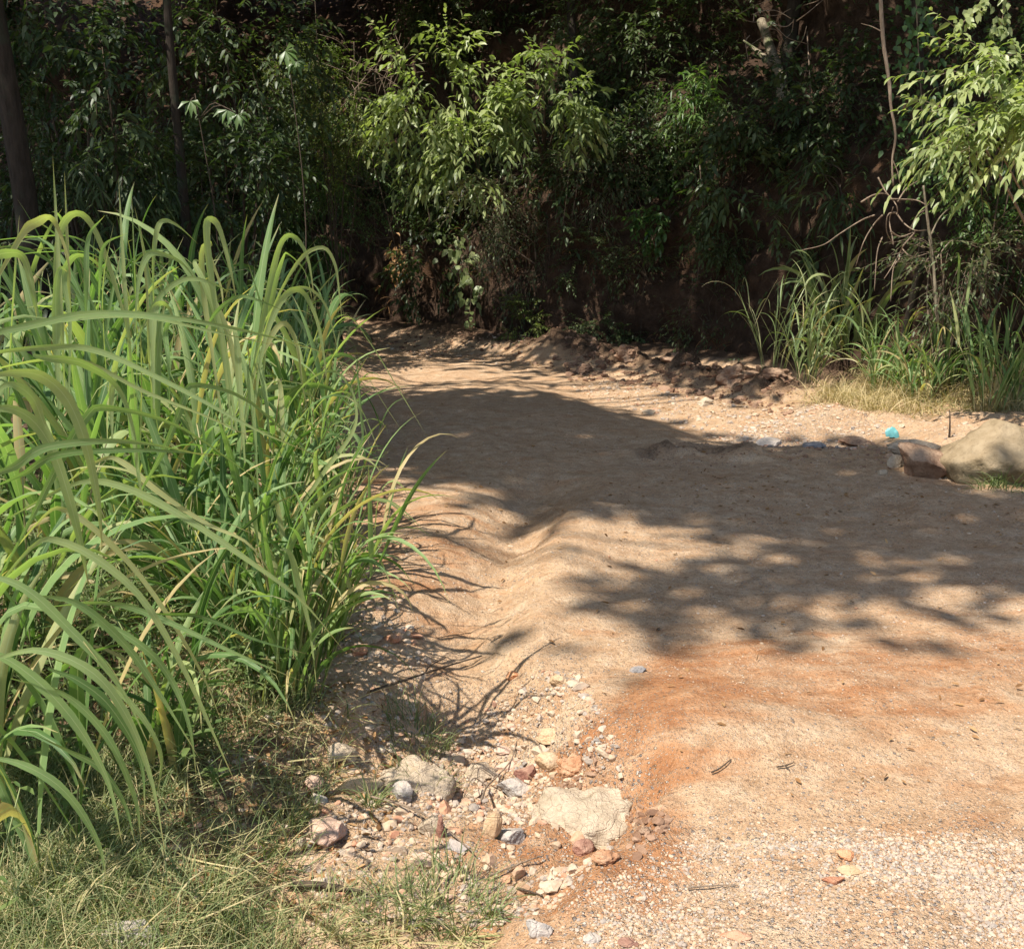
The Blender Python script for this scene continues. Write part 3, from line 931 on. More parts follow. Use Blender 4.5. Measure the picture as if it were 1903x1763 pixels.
# y None: rooted in the bank or hillside seen there
SHR = [
    ('sunlit tree branch with drooping broad leaves at the centre top, over the bank', 'tree', (830, 190, None), (.75, .55, .75), 'broad', 215, 'bright',
     dict(vmean=.65, seed=2, clumps=[(745, 90, .18, .9), (775, 135, .22, .8), (835, 100, .25, .9), (855, 155, .22, .8), (730, 215, .2, .9), (760, 180, .22, .8), (820, 205, .25, .8), (905, 190, .22, .7), (800, 290, .2, .8), (790, 240, .2, .8)])),
    ('sunlit drooping leaves right of the brightest centre branch, beside slender stems', 'tree', (1020, 180, None), (.65, .5, .65), 'broad', 105, 'bright',
     dict(vmean=.5, seed=3, clumps=[(980, 165, .25, .7), (1010, 120, .2, .7), (1050, 185, .25, .6), (1075, 215, .16, .6), (960, 210, .2, .6)])),
    ('lower tip of hanging leaves below the brightest centre branch', 'bush', (880, 290, None), (.5, .4, .32), 'broad', 66, 'bright', dict(vmean=.6, seed=4, clumps=[(880, 270, .2, .7), (915, 245, .18, .7), (885, 325, .15, .7), (850, 300, .18, .7)])),
    ('yellow-green bush of tiny leaves left of the bare grey twigs', 'bush', (610, 130, 15.0), (.75, .6, 1.25), 'tiny', 1100, 'fine', dict(vmean=.62, seed=5, nclu=22)),
    ('shaded fine-leaved bush under the yellow-green tiny-leaved bush', 'bush', (620, 320, 15.2), (.9, .6, .7), 'tiny', 620, 'mid', dict(vmean=.5, seed=6, nclu=16)),
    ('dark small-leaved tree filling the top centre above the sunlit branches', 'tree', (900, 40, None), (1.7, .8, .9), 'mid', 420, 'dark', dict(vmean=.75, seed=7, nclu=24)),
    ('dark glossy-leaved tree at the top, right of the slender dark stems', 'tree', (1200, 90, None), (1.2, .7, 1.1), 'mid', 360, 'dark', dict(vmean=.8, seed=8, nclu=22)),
    ('narrow-leaved bush with a yellowish glow on the bank top, mid right', 'bush', (1290, 235, None), (.5, .4, .5), 'narrow', 110, 'mid', dict(vmean=.75, seed=9)),
    ('dim broad-leaved bush on the bank crest right of the narrow-leaved bush', 'bush', (1380, 300, None), (.7, .4, .5), 'broad', 46, 'dark', dict(vmean=.8, seed=10)),
    ('dim bush on the dark bank beneath the broken pale trunk', 'bush', (1440, 220, None), (.7, .4, .5), 'mid', 80, 'dark', dict(vmean=.7, seed=11)),
    ('dim leafy bush clinging to the bank below the narrow-leaved bush', 'bush', (1250, 390, None), (.6, .3, .5), 'mid', 90, 'mid', dict(vmean=.3, seed=12)),
    ('grey-green twiggy shrub hanging below the centre branch tip', 'bush', (900, 400, None), (.7, .4, .6), 'twiggy', 330, 'grey', dict(vmean=.7, seed=13, nclu=18, twig='twig')),
    ('grey twiggy shrub with sparse leaves reaching towards the road bend', 'bush', (730, 350, None), (.8, .5, .6), 'twiggy', 300, 'grey', dict(vmean=.55, seed=14, nclu=18, twig='twig')),
    ('dark feathery bush between the bend and the grey-green twiggy shrub', 'bush', (800, 370, None), (.6, .4, .45), 'tiny', 330, 'mid', dict(vmean=.55, seed=114, nclu=14)),
    ('twiggy shrub on the bank face over the orange soil nose', 'bush', (980, 470, None), (.55, .25, .6), 'twiggy', 240, 'grey', dict(vmean=.45, seed=15, twig='twig')),
    ('small bush at the foot of the bank on the orange soil nose', 'bush', (975, 600, None), (.3, .2, .35), 'small', 110, 'fine', dict(vmean=.5, seed=16)),
    ('leafy dark bush at the bend behind the tips of the tall grass', 'bush', (540, 430, 16.5), (.9, .6, .7), 'narrow', 240, 'mid', dict(vmean=.3, seed=17)),
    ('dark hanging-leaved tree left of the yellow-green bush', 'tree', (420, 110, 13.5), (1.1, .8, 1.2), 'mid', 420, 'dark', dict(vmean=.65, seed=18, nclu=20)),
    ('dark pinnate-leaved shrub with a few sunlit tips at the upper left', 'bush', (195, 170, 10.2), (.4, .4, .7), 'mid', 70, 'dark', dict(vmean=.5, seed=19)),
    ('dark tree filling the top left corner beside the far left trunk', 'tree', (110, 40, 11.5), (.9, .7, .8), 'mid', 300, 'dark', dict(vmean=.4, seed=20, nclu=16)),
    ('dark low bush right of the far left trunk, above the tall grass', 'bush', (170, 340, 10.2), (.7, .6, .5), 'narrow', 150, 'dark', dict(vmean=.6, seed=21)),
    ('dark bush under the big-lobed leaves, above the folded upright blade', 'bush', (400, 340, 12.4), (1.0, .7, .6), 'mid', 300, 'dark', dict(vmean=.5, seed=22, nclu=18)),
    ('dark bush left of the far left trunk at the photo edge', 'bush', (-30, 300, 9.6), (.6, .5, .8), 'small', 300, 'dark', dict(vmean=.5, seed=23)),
    ('brightly sunlit branch of drooping pinnate leaves at the right edge, lower tier', 'tree', (1850, 235, 8.1), (.46, .35, .15), 'pinnate', 78, 'bright',
     dict(vmean=.62, seed=24, nclu=12, down=.1, twig='twig', base=(5.1, 9.0, .6), bias=(-.7, -.35, 0), out=.5, nstem=4)),
    ('brightly sunlit branch of drooping pinnate leaves at the right edge, upper tier', 'tree', (1880, 140, 8.3), (.38, .3, .13), 'pinnate', 50, 'bright',
     dict(vmean=.55, seed=25, nclu=9, down=.1, twig='twig', base=(5.2, 9.3, .7), bias=(-.7, -.35, 0), out=.5, nstem=4)),
    ('shaded small-leaved growth behind the sunlit pinnate branches', 'bush', (1840, 240, 9.4), (.6, .4, .7), 'small', 300, 'mid', dict(vmean=.45, seed=26, nclu=16)),
    ('pale twiggy shrub under the sunlit pinnate branches, beside the pale stem', 'bush', (1780, 480, 9.4), (.34, .3, .5), 'twiggy', 190, 'grey', dict(vmean=.75, seed=27, twig='twig')),
    ('dim small-leaved shrub at the right edge above the tall grass', 'bush', (1890, 450, 9.5), (.4, .3, .5), 'small', 170, 'mid', dict(vmean=.3, seed=28)),
    ('low dark plant on the bank foot left of the pale dry grass stand', 'bush', (1310, 570, None), (.5, .25, .4), 'twiggy', 80, 'dark', dict(vmean=.9, seed=29)),
    ('low leafy plant on the far bank where the road bends away', 'bush', (800, 490, None), (.8, .35, .6), 'mid', 120, 'dark', dict(vmean=.7, seed=30)),
    ('dim ferny bush on the bank under the hanging bare liana', 'bush', (1570, 330, None), (.5, .3, .4), 'narrow', 40, 'dark', dict(vmean=.7, seed=31)),
    ('dim bush on the bank face right of the pale dry grass stand', 'bush', (1490, 420, None), (.45, .25, .35), 'mid', 45, 'dark', dict(vmean=.8, seed=32)),
    ('brownish fine-leaved shrub hanging over the bank edge right of the centre branch tip', 'bush', (1110, 330, None), (.6, .3, .55), 'twiggy', 230, 'grey', dict(vmean=.6, seed=41, twig='twig', nclu=16)),
    ('small dim shrub on the dark bank face right of the orange soil nose', 'bush', (1090, 470, None), (.45, .2, .45), 'small', 120, 'dark', dict(vmean=.8, seed=42)),
    ('dim shrub high on the bank under the glossy-leaved tree', 'bush', (1180, 280, None), (.6, .3, .45), 'mid', 110, 'dark', dict(vmean=.75, seed=43)),
    ('dim twiggy growth in the middle of the dark bank face', 'bush', (1200, 500, None), (.5, .2, .4), 'twiggy', 110, 'dark', dict(vmean=.9, seed=44)),
    ('dim drooping bush on the bank face left of the pale dry grass stand', 'bush', (1370, 440, None), (.5, .25, .45), 'small', 170, 'dark', dict(vmean=.8, seed=45)),
    ('dark creeping bush low on the bank at the foot, right of the orange soil nose', 'bush', (1120, 610, None), (.5, .2, .3), 'small', 110, 'dark', dict(vmean=.7, seed=46)),
    ('dim bush in the dark hollow between the broken trunk and the bare liana', 'bush', (1560, 180, None), (.7, .35, .6), 'mid', 90, 'dark', dict(vmean=.6, seed=47)),
]
for (lab, cat, (px, py, y), rad, leaf, ns, mat, kw) in SHR:
    is_tree = cat == 'tree'
    if y is None:
        ctr = B(px, py, rad[1] * .7)
        if 'base' not in kw: kw['base'] = (bank_at(ctr[0] * .8, 2.5) if 'clumps' in kw else hit(px, py + 20)) + np.array([0, .15, -.1])
    else:
        ctr = P(px, py, y)
    shrub('understorey_tree' if is_tree else 'shrub', lab, cat, ctr, rad, leaf, ns, mat,
          trunk_name='trunk' if is_tree else 'stem', crown_name='crown' if is_tree else 'foliage', group='trees and shrubs behind the road', stem_r=.035 if is_tree else .014, **kw)

# --- undergrowth that fills the wood floor, hillside growth, roots and dead stuff on the bank
mb = MB()
n = 6800
x = RNG.uniform(-16, -1.5, n); y = RNG.uniform(8.2, 23, n)
ok = (x < x_edge(y) - 1.0) & (y < foot_y(x) - .1)
x, y = x[ok], y[ok]
hh = RNG.uniform(0, 1, len(x)) ** 1.3 * (1.2 + 2.6 * sstep(9, 20, y))
o = np.stack([x, y, terrain(x, y) + hh], -1)
o = o[~in_lit(o, .9, .1)]
d = rnd_dir(len(o)) * .9 + np.array([0, -.2, .1])
for kk, (lf, m) in enumerate([('mid', 0), ('small', 0), ('narrow', 0)]):
    s = np.arange(len(o)) % 3 == kk
    L, W, k, sl, sp, dp = LEAF[lf]
    sprays(mb, o[s], d[s], sl * RNG.uniform(.7, 1.3, s.sum()), k, L * 1.1, W * 1.1, RNG, sp, .3, .004, .55, .25, 0, 1, dp)
tag(mb.build('undergrowth', [M['dark'], M['darktwig']]), 'dark tangled undergrowth filling the shaded wood floor behind the tall grass', 'undergrowth', kind='stuff')

mb = MB()
rows = RNG.integers(46, 84, 13000); cols = RNG.integers(0, nU, 13000)
pp = BV[rows, cols]
ok = (np.abs(pp[:, 0]) < 13) & (pp[:, 2] < 9)
pp = pp[ok]
patch = (pp[:, 0] < -4) * .6 + sstep(-.5, .2, fbm(pp[:, 0] * .9, pp[:, 2] * .9, 0, 44, 3)) + .25
pp = pp[RNG.uniform(size=len(pp)) < patch]
pp = pp + np.stack([RNG.normal(0, .1, len(pp)), RNG.uniform(-.55, .1, len(pp)), RNG.uniform(0, .8, len(pp)) ** 2], -1)
pp = pp[~in_lit(pp, .9, .15)]
d = rnd_dir(len(pp)) * .8 + np.array([0, -.5, -.15])
for kk, lf in enumerate(['mid', 'small', 'small', 'twiggy']):
    s = np.arange(len(pp)) % 4 == kk
    L, W, k, sl, sp, dp = LEAF[lf]
    sprays(mb, pp[s], d[s], sl * RNG.uniform(.7, 1.5, s.sum()), k, L * 1.1, W * 1.1, RNG, sp, .35, .003, .55, .25, 0, 1, dp)
tag(mb.build('hillside_foliage', [M['dark'], M['darktwig']]), 'dark mass of leaves covering the hillside above the cut bank', 'foliage', kind='stuff')

mb = MB()   # rootlets and dead grass hanging down the cut face
rows = RNG.integers(6, 52, 2600); cols = RNG.integers(0, nU, 2600)
pp = BV[rows, cols]; pp = pp[(np.abs(pp[:, 0]) < 9)]
pt = fbm(pp[:, 0] * 1.1, pp[:, 2] * 1.3, 0, 91, 3)
pp = pp[pt > -.05]
n = len(pp)
blades(mb, pp + np.array([0, -.03, 0]), RNG.uniform(-2.6, -.5, n), RNG.uniform(-.2, .9, n), RNG.uniform(.15, .55, n), RNG.uniform(.003, .008, n), RNG.uniform(1, 2.2, n), RNG.uniform(0, .8, n), S=6)
rows = RNG.integers(4, 60, 1500); cols = RNG.integers(0, nU, 1500)
pp = BV[rows, cols]; pp = pp[(np.abs(pp[:, 0]) < 9)]
pt = fbm(pp[:, 0] * .9, pp[:, 2] * 1.1, 0, 93, 3) + .25 * (pp[:, 2] - 1.2)
pp = pp[pt > .0]; pp = pp[~in_lit(pp, .9, .1)]
n = len(pp)
d = rnd_dir(n) * .7 + np.array([0, -.6, -.2])
for kk, lf in enumerate(['mid', 'small', 'twiggy']):
    q = np.arange(n) % 3 == kk
    L, W, k, sl, sp, dp = LEAF[lf]
    sprays(mb, pp[q], d[q], sl * RNG.uniform(.6, 1.3, q.sum()), k, L * .9, W * .9, RNG, sp, .4, .003, .6, .25, 1, 2, dp)
for _ in range(150):      # hanging roots and thin lianas
    p_ = BV[RNG.integers(35, 62), RNG.integers(0, nU)]
    if abs(p_[0]) > 8: continue
    ln_ = RNG.uniform(.4, 1.8)
    tube(mb, catmull([p_, p_ + np.array([RNG.normal(0, .08), -.15, -ln_ * .4]), p_ + np.array([RNG.normal(0, .15), -.22 - RNG.uniform(0, .2), -ln_])], 8), np.linspace(.007, .003, 8), 4, mat=2)
tag(mb.build('bank_rootlets', [M['deadleaf'], M['dark'], M['darktwig']]), 'dead grass, small plants and rootlets hanging over the dark cut bank', 'roots', kind='stuff')

# --- palmate saplings
def palmate_plant(label, leavespec, y, base_px, seed):
    rng = np.random.default_rng(seed)
    bb = P(*base_px, y); bb = np.array([bb[0], y, float(terrain(np.array([bb[0]]), np.array([y]))[0])])
    root = thing('palmate_sapling', bb, label, 'plant', 'saplings with big lobed leaves')
    mbl, mbs = MB(), MB()
    top = P(*leavespec[0][:2], y) + np.array([0, .1, .1])
    st = catmull([bb, (bb + top) / 2 + np.array([.1, .05, 0]), top], 12)
    tube(mbs, st, np.linspace(.011, .005, 12), 6)
    for (px, py, r) in leavespec:
        c = P(px, py, y) + np.array([0, rng.uniform(-.15, .15), 0])
        tube(mbs, catmull([st[-2], (st[-2] + c) / 2 + np.array([0, 0, .12]), c], 6), .007, 4)
        nl = 6
        a = np.linspace(-2.4, .5, nl) + rng.normal(0, .5)
        d = np.stack([np.cos(a), np.full(nl, -.35), np.sin(a) * .8 - .15], -1) + rng.normal(0, .12, (nl, 3))
        leaves(mbl, np.repeat(c[None], nl, 0), d, np.array([0, -.8, .6]) + rng.normal(0, .15, (nl, 3)), r * rng.uniform(.8, 1.1, nl), r * .36, np.clip(rng.normal(.7, .15, nl), 0, 1), .2, .35, 0, .8)
    mbl.build('foliage', M['mid'], root, loc=bb)
    mbs.build('stem', M['darktwig'], root, loc=bb)


palmate_plant('sapling with one big pale lobed leaf left of the yellow-green tiny-leaved bush', [(530, 95, .17), (548, 112, .15)], 11.5, (560, 600), 1)
palmate_plant('sapling with a pair of big pale lobed leaves right of the thin dark trunk', [(358, 190, .14), (420, 203, .15), (440, 212, .14)], 11.4, (400, 600), 2)

# --- heart-leaved vine on the bank face
def hanging_vine(name, label, pts, leaf, n, mat, w=.12, seed=0, size=1.0, tw='twig', r=.006, vm=.6):
    rng = np.random.default_rng(seed)
    c = catmull(pts, 40)
    root = thing(name, c[-1], label, 'vine')
    mbs, mbl = MB(), MB()
    tube(mbs, c, np.linspace(r, r * .5, 40), 5)
    L, W, k, sl, sp, dp = LEAF[leaf]
    o = c[rng.integers(0, 40, n)] + rng.normal(0, w, (n, 3))
    d = rnd_dir(n, rng) * .6 + np.array([0, -.4, -.6])
    leaves(mbl, o, d, np.array([0, -.9, .5]) + rng.normal(0, .3, (n, 3)), L * size * rng.uniform(.7, 1.2, n), W * size * rng.uniform(.7, 1.2, n), np.clip(rng.normal(vm, .2, n), 0, 1), .12, .25, 0, .35)
    mbs.build('stem', M[tw], root, loc=c[-1]); mbl.build('foliage', M[mat], root, loc=c[-1])


hanging_vine('climbing_vine', 'vine of heart-shaped green leaves hanging on the dark bank left of the orange soil nose',
             [B(850, 440, .15), B(860, 490, .15), B(875, 540, .15), B(870, 600, .15)], 'vine', 62, 'bright', .13, 3, 2.3, vm=.45)
hanging_vine('climbing_vine', 'vine with paired yellow-green leaves dangling in the top right corner, left strand',
             [P(1860, -60, 8.2), P(1830, 0, 8.2), P(1805, 25, 8.2), P(1785, 48, 8.2)], 'vine', 60, 'bright', .035, 4, 1.0, vm=.8)
hanging_vine('climbing_vine', 'vine with paired yellow-green leaves dangling in the top right corner, right strand',
             [P(1880, -60, 8.2), P(1868, 0, 8.2), P(1862, 40, 8.2), P(1857, 62, 8.2)], 'vine', 55, 'bright', .035, 5, 1.0, vm=.75)
hanging_vine('climbing_vine', 'leafy dark vine draped down the trunk behind the bare liana',
             [P(1700, -80, 9.9), P(1705, 60, 9.8), P(1712, 180, 9.7), P(1718, 330, 9.6)], 'vine', 330, 'mid', .14, 6, 1.1, vm=.35)

for lab_, x_, y0_, y1_, sd_ in (('thin dark hanging vine at the left of the brownish fine-leaved shrub', 1050, 230, 420, 61), ('thin dark hanging vine through the brownish fine-leaved shrub', 1068, 250, 400, 62),
                                ('thin hanging vine down the dark bank below the narrow-leaved bush', 1300, 300, 520, 63), ('thin hanging vine in the dark hollow left of the bare liana', 1500, 60, 330, 64)):
    hanging_vine('climbing_vine', lab_, [B(x_, y0_, .45), B(x_ + 6, (y0_ + y1_) / 2, .4), B(x_ - 4, y1_, .35)], 'vine', 26, 'dark', .06, sd_, .9, 'twig', .008, .8)

# --- vine-clad trunk, liana, pale stem, broken trunk
def pole(name, label, cat, pts, r0, r1, mat, sides=8, branches=(), group=None):
    c = catmull(pts, 30)
    root = thing(name, c[0], label, cat, group)
    mb = MB(); tube(mb, c, np.linspace(r0, r1, 30), sides, jitter=.2)
    mb.build('trunk' if cat == 'tree' else 'stem', M[mat], root, loc=c[0])
    for bp in branches:
        mb = MB(); bc = catmull(bp, 14); tube(mb, bc, np.linspace(r1 * .9, r1 * .25, 14), 5)
        mb.build('branch', M[mat], root, loc=c[0])
    return root


b0 = bank_at(P(1722, 500, 9.9)[0], .3)
pole('vine_clad_trunk', 'slim trunk wrapped in leafy vine behind the bare liana', 'tree', [b0, P(1722, 420, 9.9), P(1715, 200, 10.0), P(1700, 0, 10.0), P(1690, -260, 10.0)], .05, .035, 'bark')
pole('pale_stem', 'pale bare woody stem rising beside the tangle of dry twigs', 'plant', [P(1742, 600, 9.3), P(1735, 500, 9.3), P(1724, 410, 9.3), P(1716, 345, 9.3)], .017, .010, 'palebark',
     branches=[[P(1728, 440, 9.3), P(1750, 400, 9.35), P(1790, 370, 9.4)], [P(1733, 490, 9.3), P(1765, 450, 9.3), P(1790, 440, 9.3)]])
pole('bare_liana', 'long bare liana hanging straight down in front of the dark hollow', 'vine',
     [P(1632, -120, 9.2), P(1640, 60, 9.2), P(1652, 150, 9.2), P(1656, 200, 9.2), P(1664, 250, 9.2), P(1658, 300, 9.2), P(1660, 345, 9.2)], .019, .007, 'twig',
     branches=[[P(1640, 60, 9.2), P(1620, 50, 9.2), P(1600, 44, 9.2)], [P(1658, 296, 9.2), P(1668, 320, 9.2), P(1672, 342, 9.2)]])
b1 = hit(1455, 175) + np.array([0, .1, -.1])
pole('broken_trunk', 'broken pale trunk with a snapped end leaning on the bank top', 'tree', [b1, B(1448, 140, .3), B(1432, 90, .5), B(1414, 38, .6)], .085, .06, 'palebark', 9,
     branches=[[B(1432, 118, .45), B(1408, 96, .55), B(1382, 76, .6)]])

rng = np.random.default_rng(77)


def twig_tangle(label, paths, y, r, mat, extra=0, box=None):
    c0 = P(*paths[0][0], y)
    root = thing('twig_tangle', c0, label, 'twigs', 'bare twigs above the road')
    mb = MB()
    for p in paths:
        pts = [P(a, b, y + rng.uniform(-.12, .12)) for a, b in p]
        c = catmull(pts, 5 * len(pts))
        tube(mb, c, np.linspace(r, r * .45, len(c)), 5)
    for _ in range(extra):
        a = np.array([rng.uniform(box[0], box[2]), rng.uniform(box[1], box[3])])
        ang = rng.uniform(0, 6.28); ln = rng.uniform(30, 90)
        b = a + ln * np.array([math.cos(ang), math.sin(ang)]); m_ = (a + b) / 2 + rng.normal(0, 9, 2)
        c = catmull([P(*a, y + rng.uniform(-.2, .2)), P(*m_, y), P(*b, y + rng.uniform(-.2, .2))], 9)
        tube(mb, c, np.linspace(r * .6, r * .3, 9), 4)
    mb.build('twig', M[mat], root, loc=c0)


twig_tangle('tangle of bare curling twigs hanging under the liana beside the pale stem',
            [[(1632, 330), (1645, 355), (1665, 380), (1668, 400)], [(1600, 376), (1625, 362), (1650, 362), (1666, 382)], [(1668, 375), (1685, 350), (1708, 335)],
             [(1665, 395), (1650, 400), (1648, 430), (1660, 455)], [(1665, 395), (1680, 415), (1700, 428), (1722, 428)], [(1655, 430), (1672, 440), (1690, 435), (1700, 430)],
             [(1660, 455), (1658, 440), (1653, 410), (1660, 385)], [(1700, 432), (1680, 455), (1672, 470), (1655, 500), (1643, 518)], [(1676, 462), (1690, 475), (1705, 476)],
             [(1625, 400), (1600, 410), (1560, 435), (1530, 455), (1490, 465)], [(1640, 400), (1622, 420), (1605, 450), (1590, 495)], [(1650, 370), (1700, 372), (1720, 380)],
             [(1690, 430), (1705, 400), (1718, 390)], [(1672, 480), (1660, 500), (1655, 560)], [(1640, 440), (1630, 470), (1625, 540)]], 9.2, .008, 'twig')
twig_tangle('grey bare twigs criss-crossing between the tiny-leaved bush and the sunlit branch',
            [[(640, 190), (690, 130), (730, 90)], [(650, 110), (700, 135), (740, 160)]], 14.8, .008, 'twig', 42, (645, 90, 750, 190))
twig_tangle('dry brown twigs sticking out of the bank by the road bend',
            [[(640, 340), (680, 350), (700, 345)], [(690, 290), (720, 400), (740, 480)], [(620, 330), (650, 345), (670, 380)]], 15.2, .012, 'darktwig', 30, (640, 320, 800, 470))
twig_tangle('pale arched twigs at the top beside the broken trunk',
            [[(1480, 40), (1500, 25), (1530, 0)], [(1400, 40), (1405, 25), (1440, 20), (1470, 35)], [(1435, 45), (1460, 50), (1475, 40)]], 12.2, .008, 'twig', 10, (1380, 0, 1500, 80))

# dead leaf cluster by the bend
mb = MB(); c0 = B(738, 500, .2)
o = B(738, 490, .25) + rng.normal(0, 1, (70, 3)) * np.array([.09, .06, .2])
leaves(mb, o, rnd_dir(70, rng) + np.array([0, -.2, -.8]), np.array([0, -1, .4]) + rng.normal(0, .4, (70, 3)), .13, .055, rng.uniform(.3, 1, 70), .3, .4)
tag(mb.build('dead_foliage', M['deadleaf'], loc=c0), 'hanging bunch of orange-brown dead leaves on the bank at the road bend', 'dead leaves')
root = None

# ------------------------------------------------------------------ tall grass
def grass_clump(label, base, n_st, h, LL, LW, seed, heroes=(), mat='blade', lean=.35, nleaf=6, dead=.085, group='tall grass clumps along the left roadside', low=.12, spread=.13, vm=.5, name='grass_clump', bias=(0, 0), dens=1.0, wide=1.0):
    rng = np.random.default_rng(seed)
    base = np.asarray(base, float)
    root = thing(name, base, label, 'grass', group)
    mb, ms = MB(), MB()
    n_st = int(n_st * dens)
    LW = LW * wide
    phi = rng.uniform(0, 2 * math.pi, n_st)
    rr = spread * np.sqrt(rng.uniform(0, 1, n_st))
    b = base + np.stack([rr * np.cos(phi), rr * np.sin(phi), np.full(n_st, -.03)], -1)
    hs = h * rng.uniform(.45, 1.1, n_st)
    ln = lean * rng.uniform(.1, 1, n_st)
    for i in range(n_st):
        d = np.array([math.cos(phi[i]) * math.sin(ln[i]) + bias[0] * .2, math.sin(phi[i]) * math.sin(ln[i]) + bias[1] * .2, math.cos(ln[i])])
        m = 7
        t = np.linspace(0, 1, m)[:, None]
        c = b[i] + d * hs[i] * t + np.array([math.cos(phi[i]), math.sin(phi[i]), -.25]) * .14 * hs[i] * t ** 2.2
        tube(ms, c, np.linspace(.0042, .0022, m), 4, var=rng.uniform(0, 1))
        k = nleaf
        tt = np.clip(np.linspace(low, 1.0, k) + rng.normal(0, .05, k), .02, 1)
        idx = tt * (m - 1); i0 = np.minimum(idx.astype(int), m - 2); f = (idx - i0)[:, None]
        p0 = c[i0] * (1 - f) + c[i0 + 1] * f
        az = phi[i] + (np.arange(k) % 2) * math.pi + rng.normal(0, .7, k) 
        # leaves turn away from the clump's middle
        az = np.where(rng.uniform(size=k) < .35, phi[i] + rng.normal(0, .6, k), az)
        th = rng.uniform(1.1, 1.55, k)
        L = LL * rng.uniform(.6, 1.25, k) * (1 - .25 * np.abs(tt - .6))
        var = np.clip(rng.normal(vm, .28, k), 0, .94)
        var = np.where((rng.uniform(size=k) < dead) | (tt < .22) & (rng.uniform(size=k) < .35), .99, var)
        bend = np.where(rng.uniform(size=k) < .3, rng.uniform(.1, .8, k), rng.uniform(.8, 2.9, k))
        blades(mb, p0, az, th, L, LW * rng.uniform(.7, 1.5, k), bend, var, rng, S=11, pw=rng.uniform(1.0, 2.4), twist=.7)
    for (y, w, var, face, pts) in heroes:
        pts3 = [P(a, c, y + (q - len(pts) / 2) * .02) for q, (a, c) in enumerate(pts)]
        var = min(.92, var + .18)
        blade_path(mb, pts3, w * .62, var, face)
        off = np.array([rng.normal(0, .05), rng.uniform(.05, .35), rng.normal(-.04, .05)])
        q3 = np.array(pts3); q3 = q3[0] + (q3 - q3[0]) * rng.uniform(.75, 1.02) + off
        q3[1:] += np.cumsum(rng.normal(0, .012, (len(q3) - 1, 3)), axis=0)
        blade_path(mb, list(q3), w * .55, float(np.clip(var + rng.normal(0, .2), 0, .94)), face * rng.uniform(.5, 1.1))
    mb.build('foliage', M[mat], root, loc=base)
    ms.build('stalk', M['stalk'], root, loc=base)
    return root


H_NEAR = [(2.3, .030, .55, .75, [(-160, 760), (-60, 640), (60, 605), (180, 582), (330, 592), (480, 620), (620, 660)]),
          (2.2, .026, .6, .7, [(-160, 720), (-40, 662), (100, 645), (190, 655), (330, 720), (480, 800), (600, 850)]),
          (1.9, .050, .65, .95, [(-20, 700), (30, 692), (80, 700), (125, 742), (158, 820), (182, 930), (190, 1020)]),
          (1.95, .048, .6, .95, [(-50, 775), (10, 758), (60, 780), (100, 840), (130, 930), (152, 1020), (165, 1090)]),
          (2.0, .034, .35, .5, [(0, 1070), (60, 960), (110, 860), (160, 775), (200, 757), (330, 790), (470, 885), (580, 960)]),
          (2.1, .030, .62, .8, [(20, 960), (140, 898), (230, 905), (340, 960), (460, 1040), (560, 1115), (640, 1210)]),
          (1.9, .029, .66, .8, [(-30, 1120), (60, 1015), (110, 1005), (190, 1045), (270, 1120), (345, 1250), (400, 1370), (440, 1460)]),
          (1.8, .034, .55, .8, [(-60, 1060), (40, 1090), (130, 1170), (220, 1270), (280, 1390)]),
          (1.7, .036, .5, .85, [(-80, 1190), (30, 1235), (130, 1330), (200, 1450), (228, 1570)]),
          (1.7, .032, .6, .85, [(-30, 1230), (70, 1208), (170, 1248), (235, 1330), (282, 1450), (308, 1590)]),
          (2.05, .026, .45, .6, [(60, 1130), (200, 1120), (300, 1150), (430, 1210), (560, 1265)]),
          (1.75, .030, .5, .8, [(-60, 1400), (40, 1420), (120, 1470), (180, 1560), (200, 1640)]),
          (1.8, .030, .4, .6, [(-80, 900), (20, 870), (90, 830), (240, 820), (400, 850)]),
          (1.75, .026, .5, .7, [(20, 1260), (120, 1290), (200, 1370), (250, 1480), (262, 1560)]),
          (2.3, .045, .6, .9, [(-80, 600), (-20, 490), (15, 470), (45, 480), (62, 545), (68, 590)]),
          (2.6, .016, .7, .6, [(14, 760), (20, 620), (28, 500), (36, 400)])]
H_BACK = [(3.0, .046, .72, .9, [(112, 760), (104, 560), (108, 450), (124, 405), (152, 397), (178, 430), (205, 500), (232, 590), (250, 640)]),
          (2.9, .026, .75, .7, [(122, 760), (114, 600), (106, 440), (98, 290)]),
          (3.0, .024, .7, .7, [(252, 760), (238, 620), (228, 470), (220, 330)]),
          (3.1, .015, .6, .6, [(255, 760), (252, 560), (244, 350)]),
          (3.1, .034, .6, .85, [(250, 620), (258, 520), (275, 475), (300, 472), (340, 490), (370, 530)]),
          (3.0, .040, .65, .9, [(286, 760), (284, 640), (286, 580), (300, 563), (318, 580), (325, 640)]),
          (2.8, .045, .62, .95, [(110, 760), (105, 640), (104, 540), (112, 500), (125, 505)]),
          (3.1, .030, .6, .8, [(250, 640), (290, 560), (340, 520), (390, 525), (430, 545)]),
          (3.2, .016, .5, .6, [(-40, 450), (60, 440), (150, 445), (240, 520)]),
          (2.9, .028, .4, .6, [(160, 640), (160, 520), (165, 440), (195, 400)])]
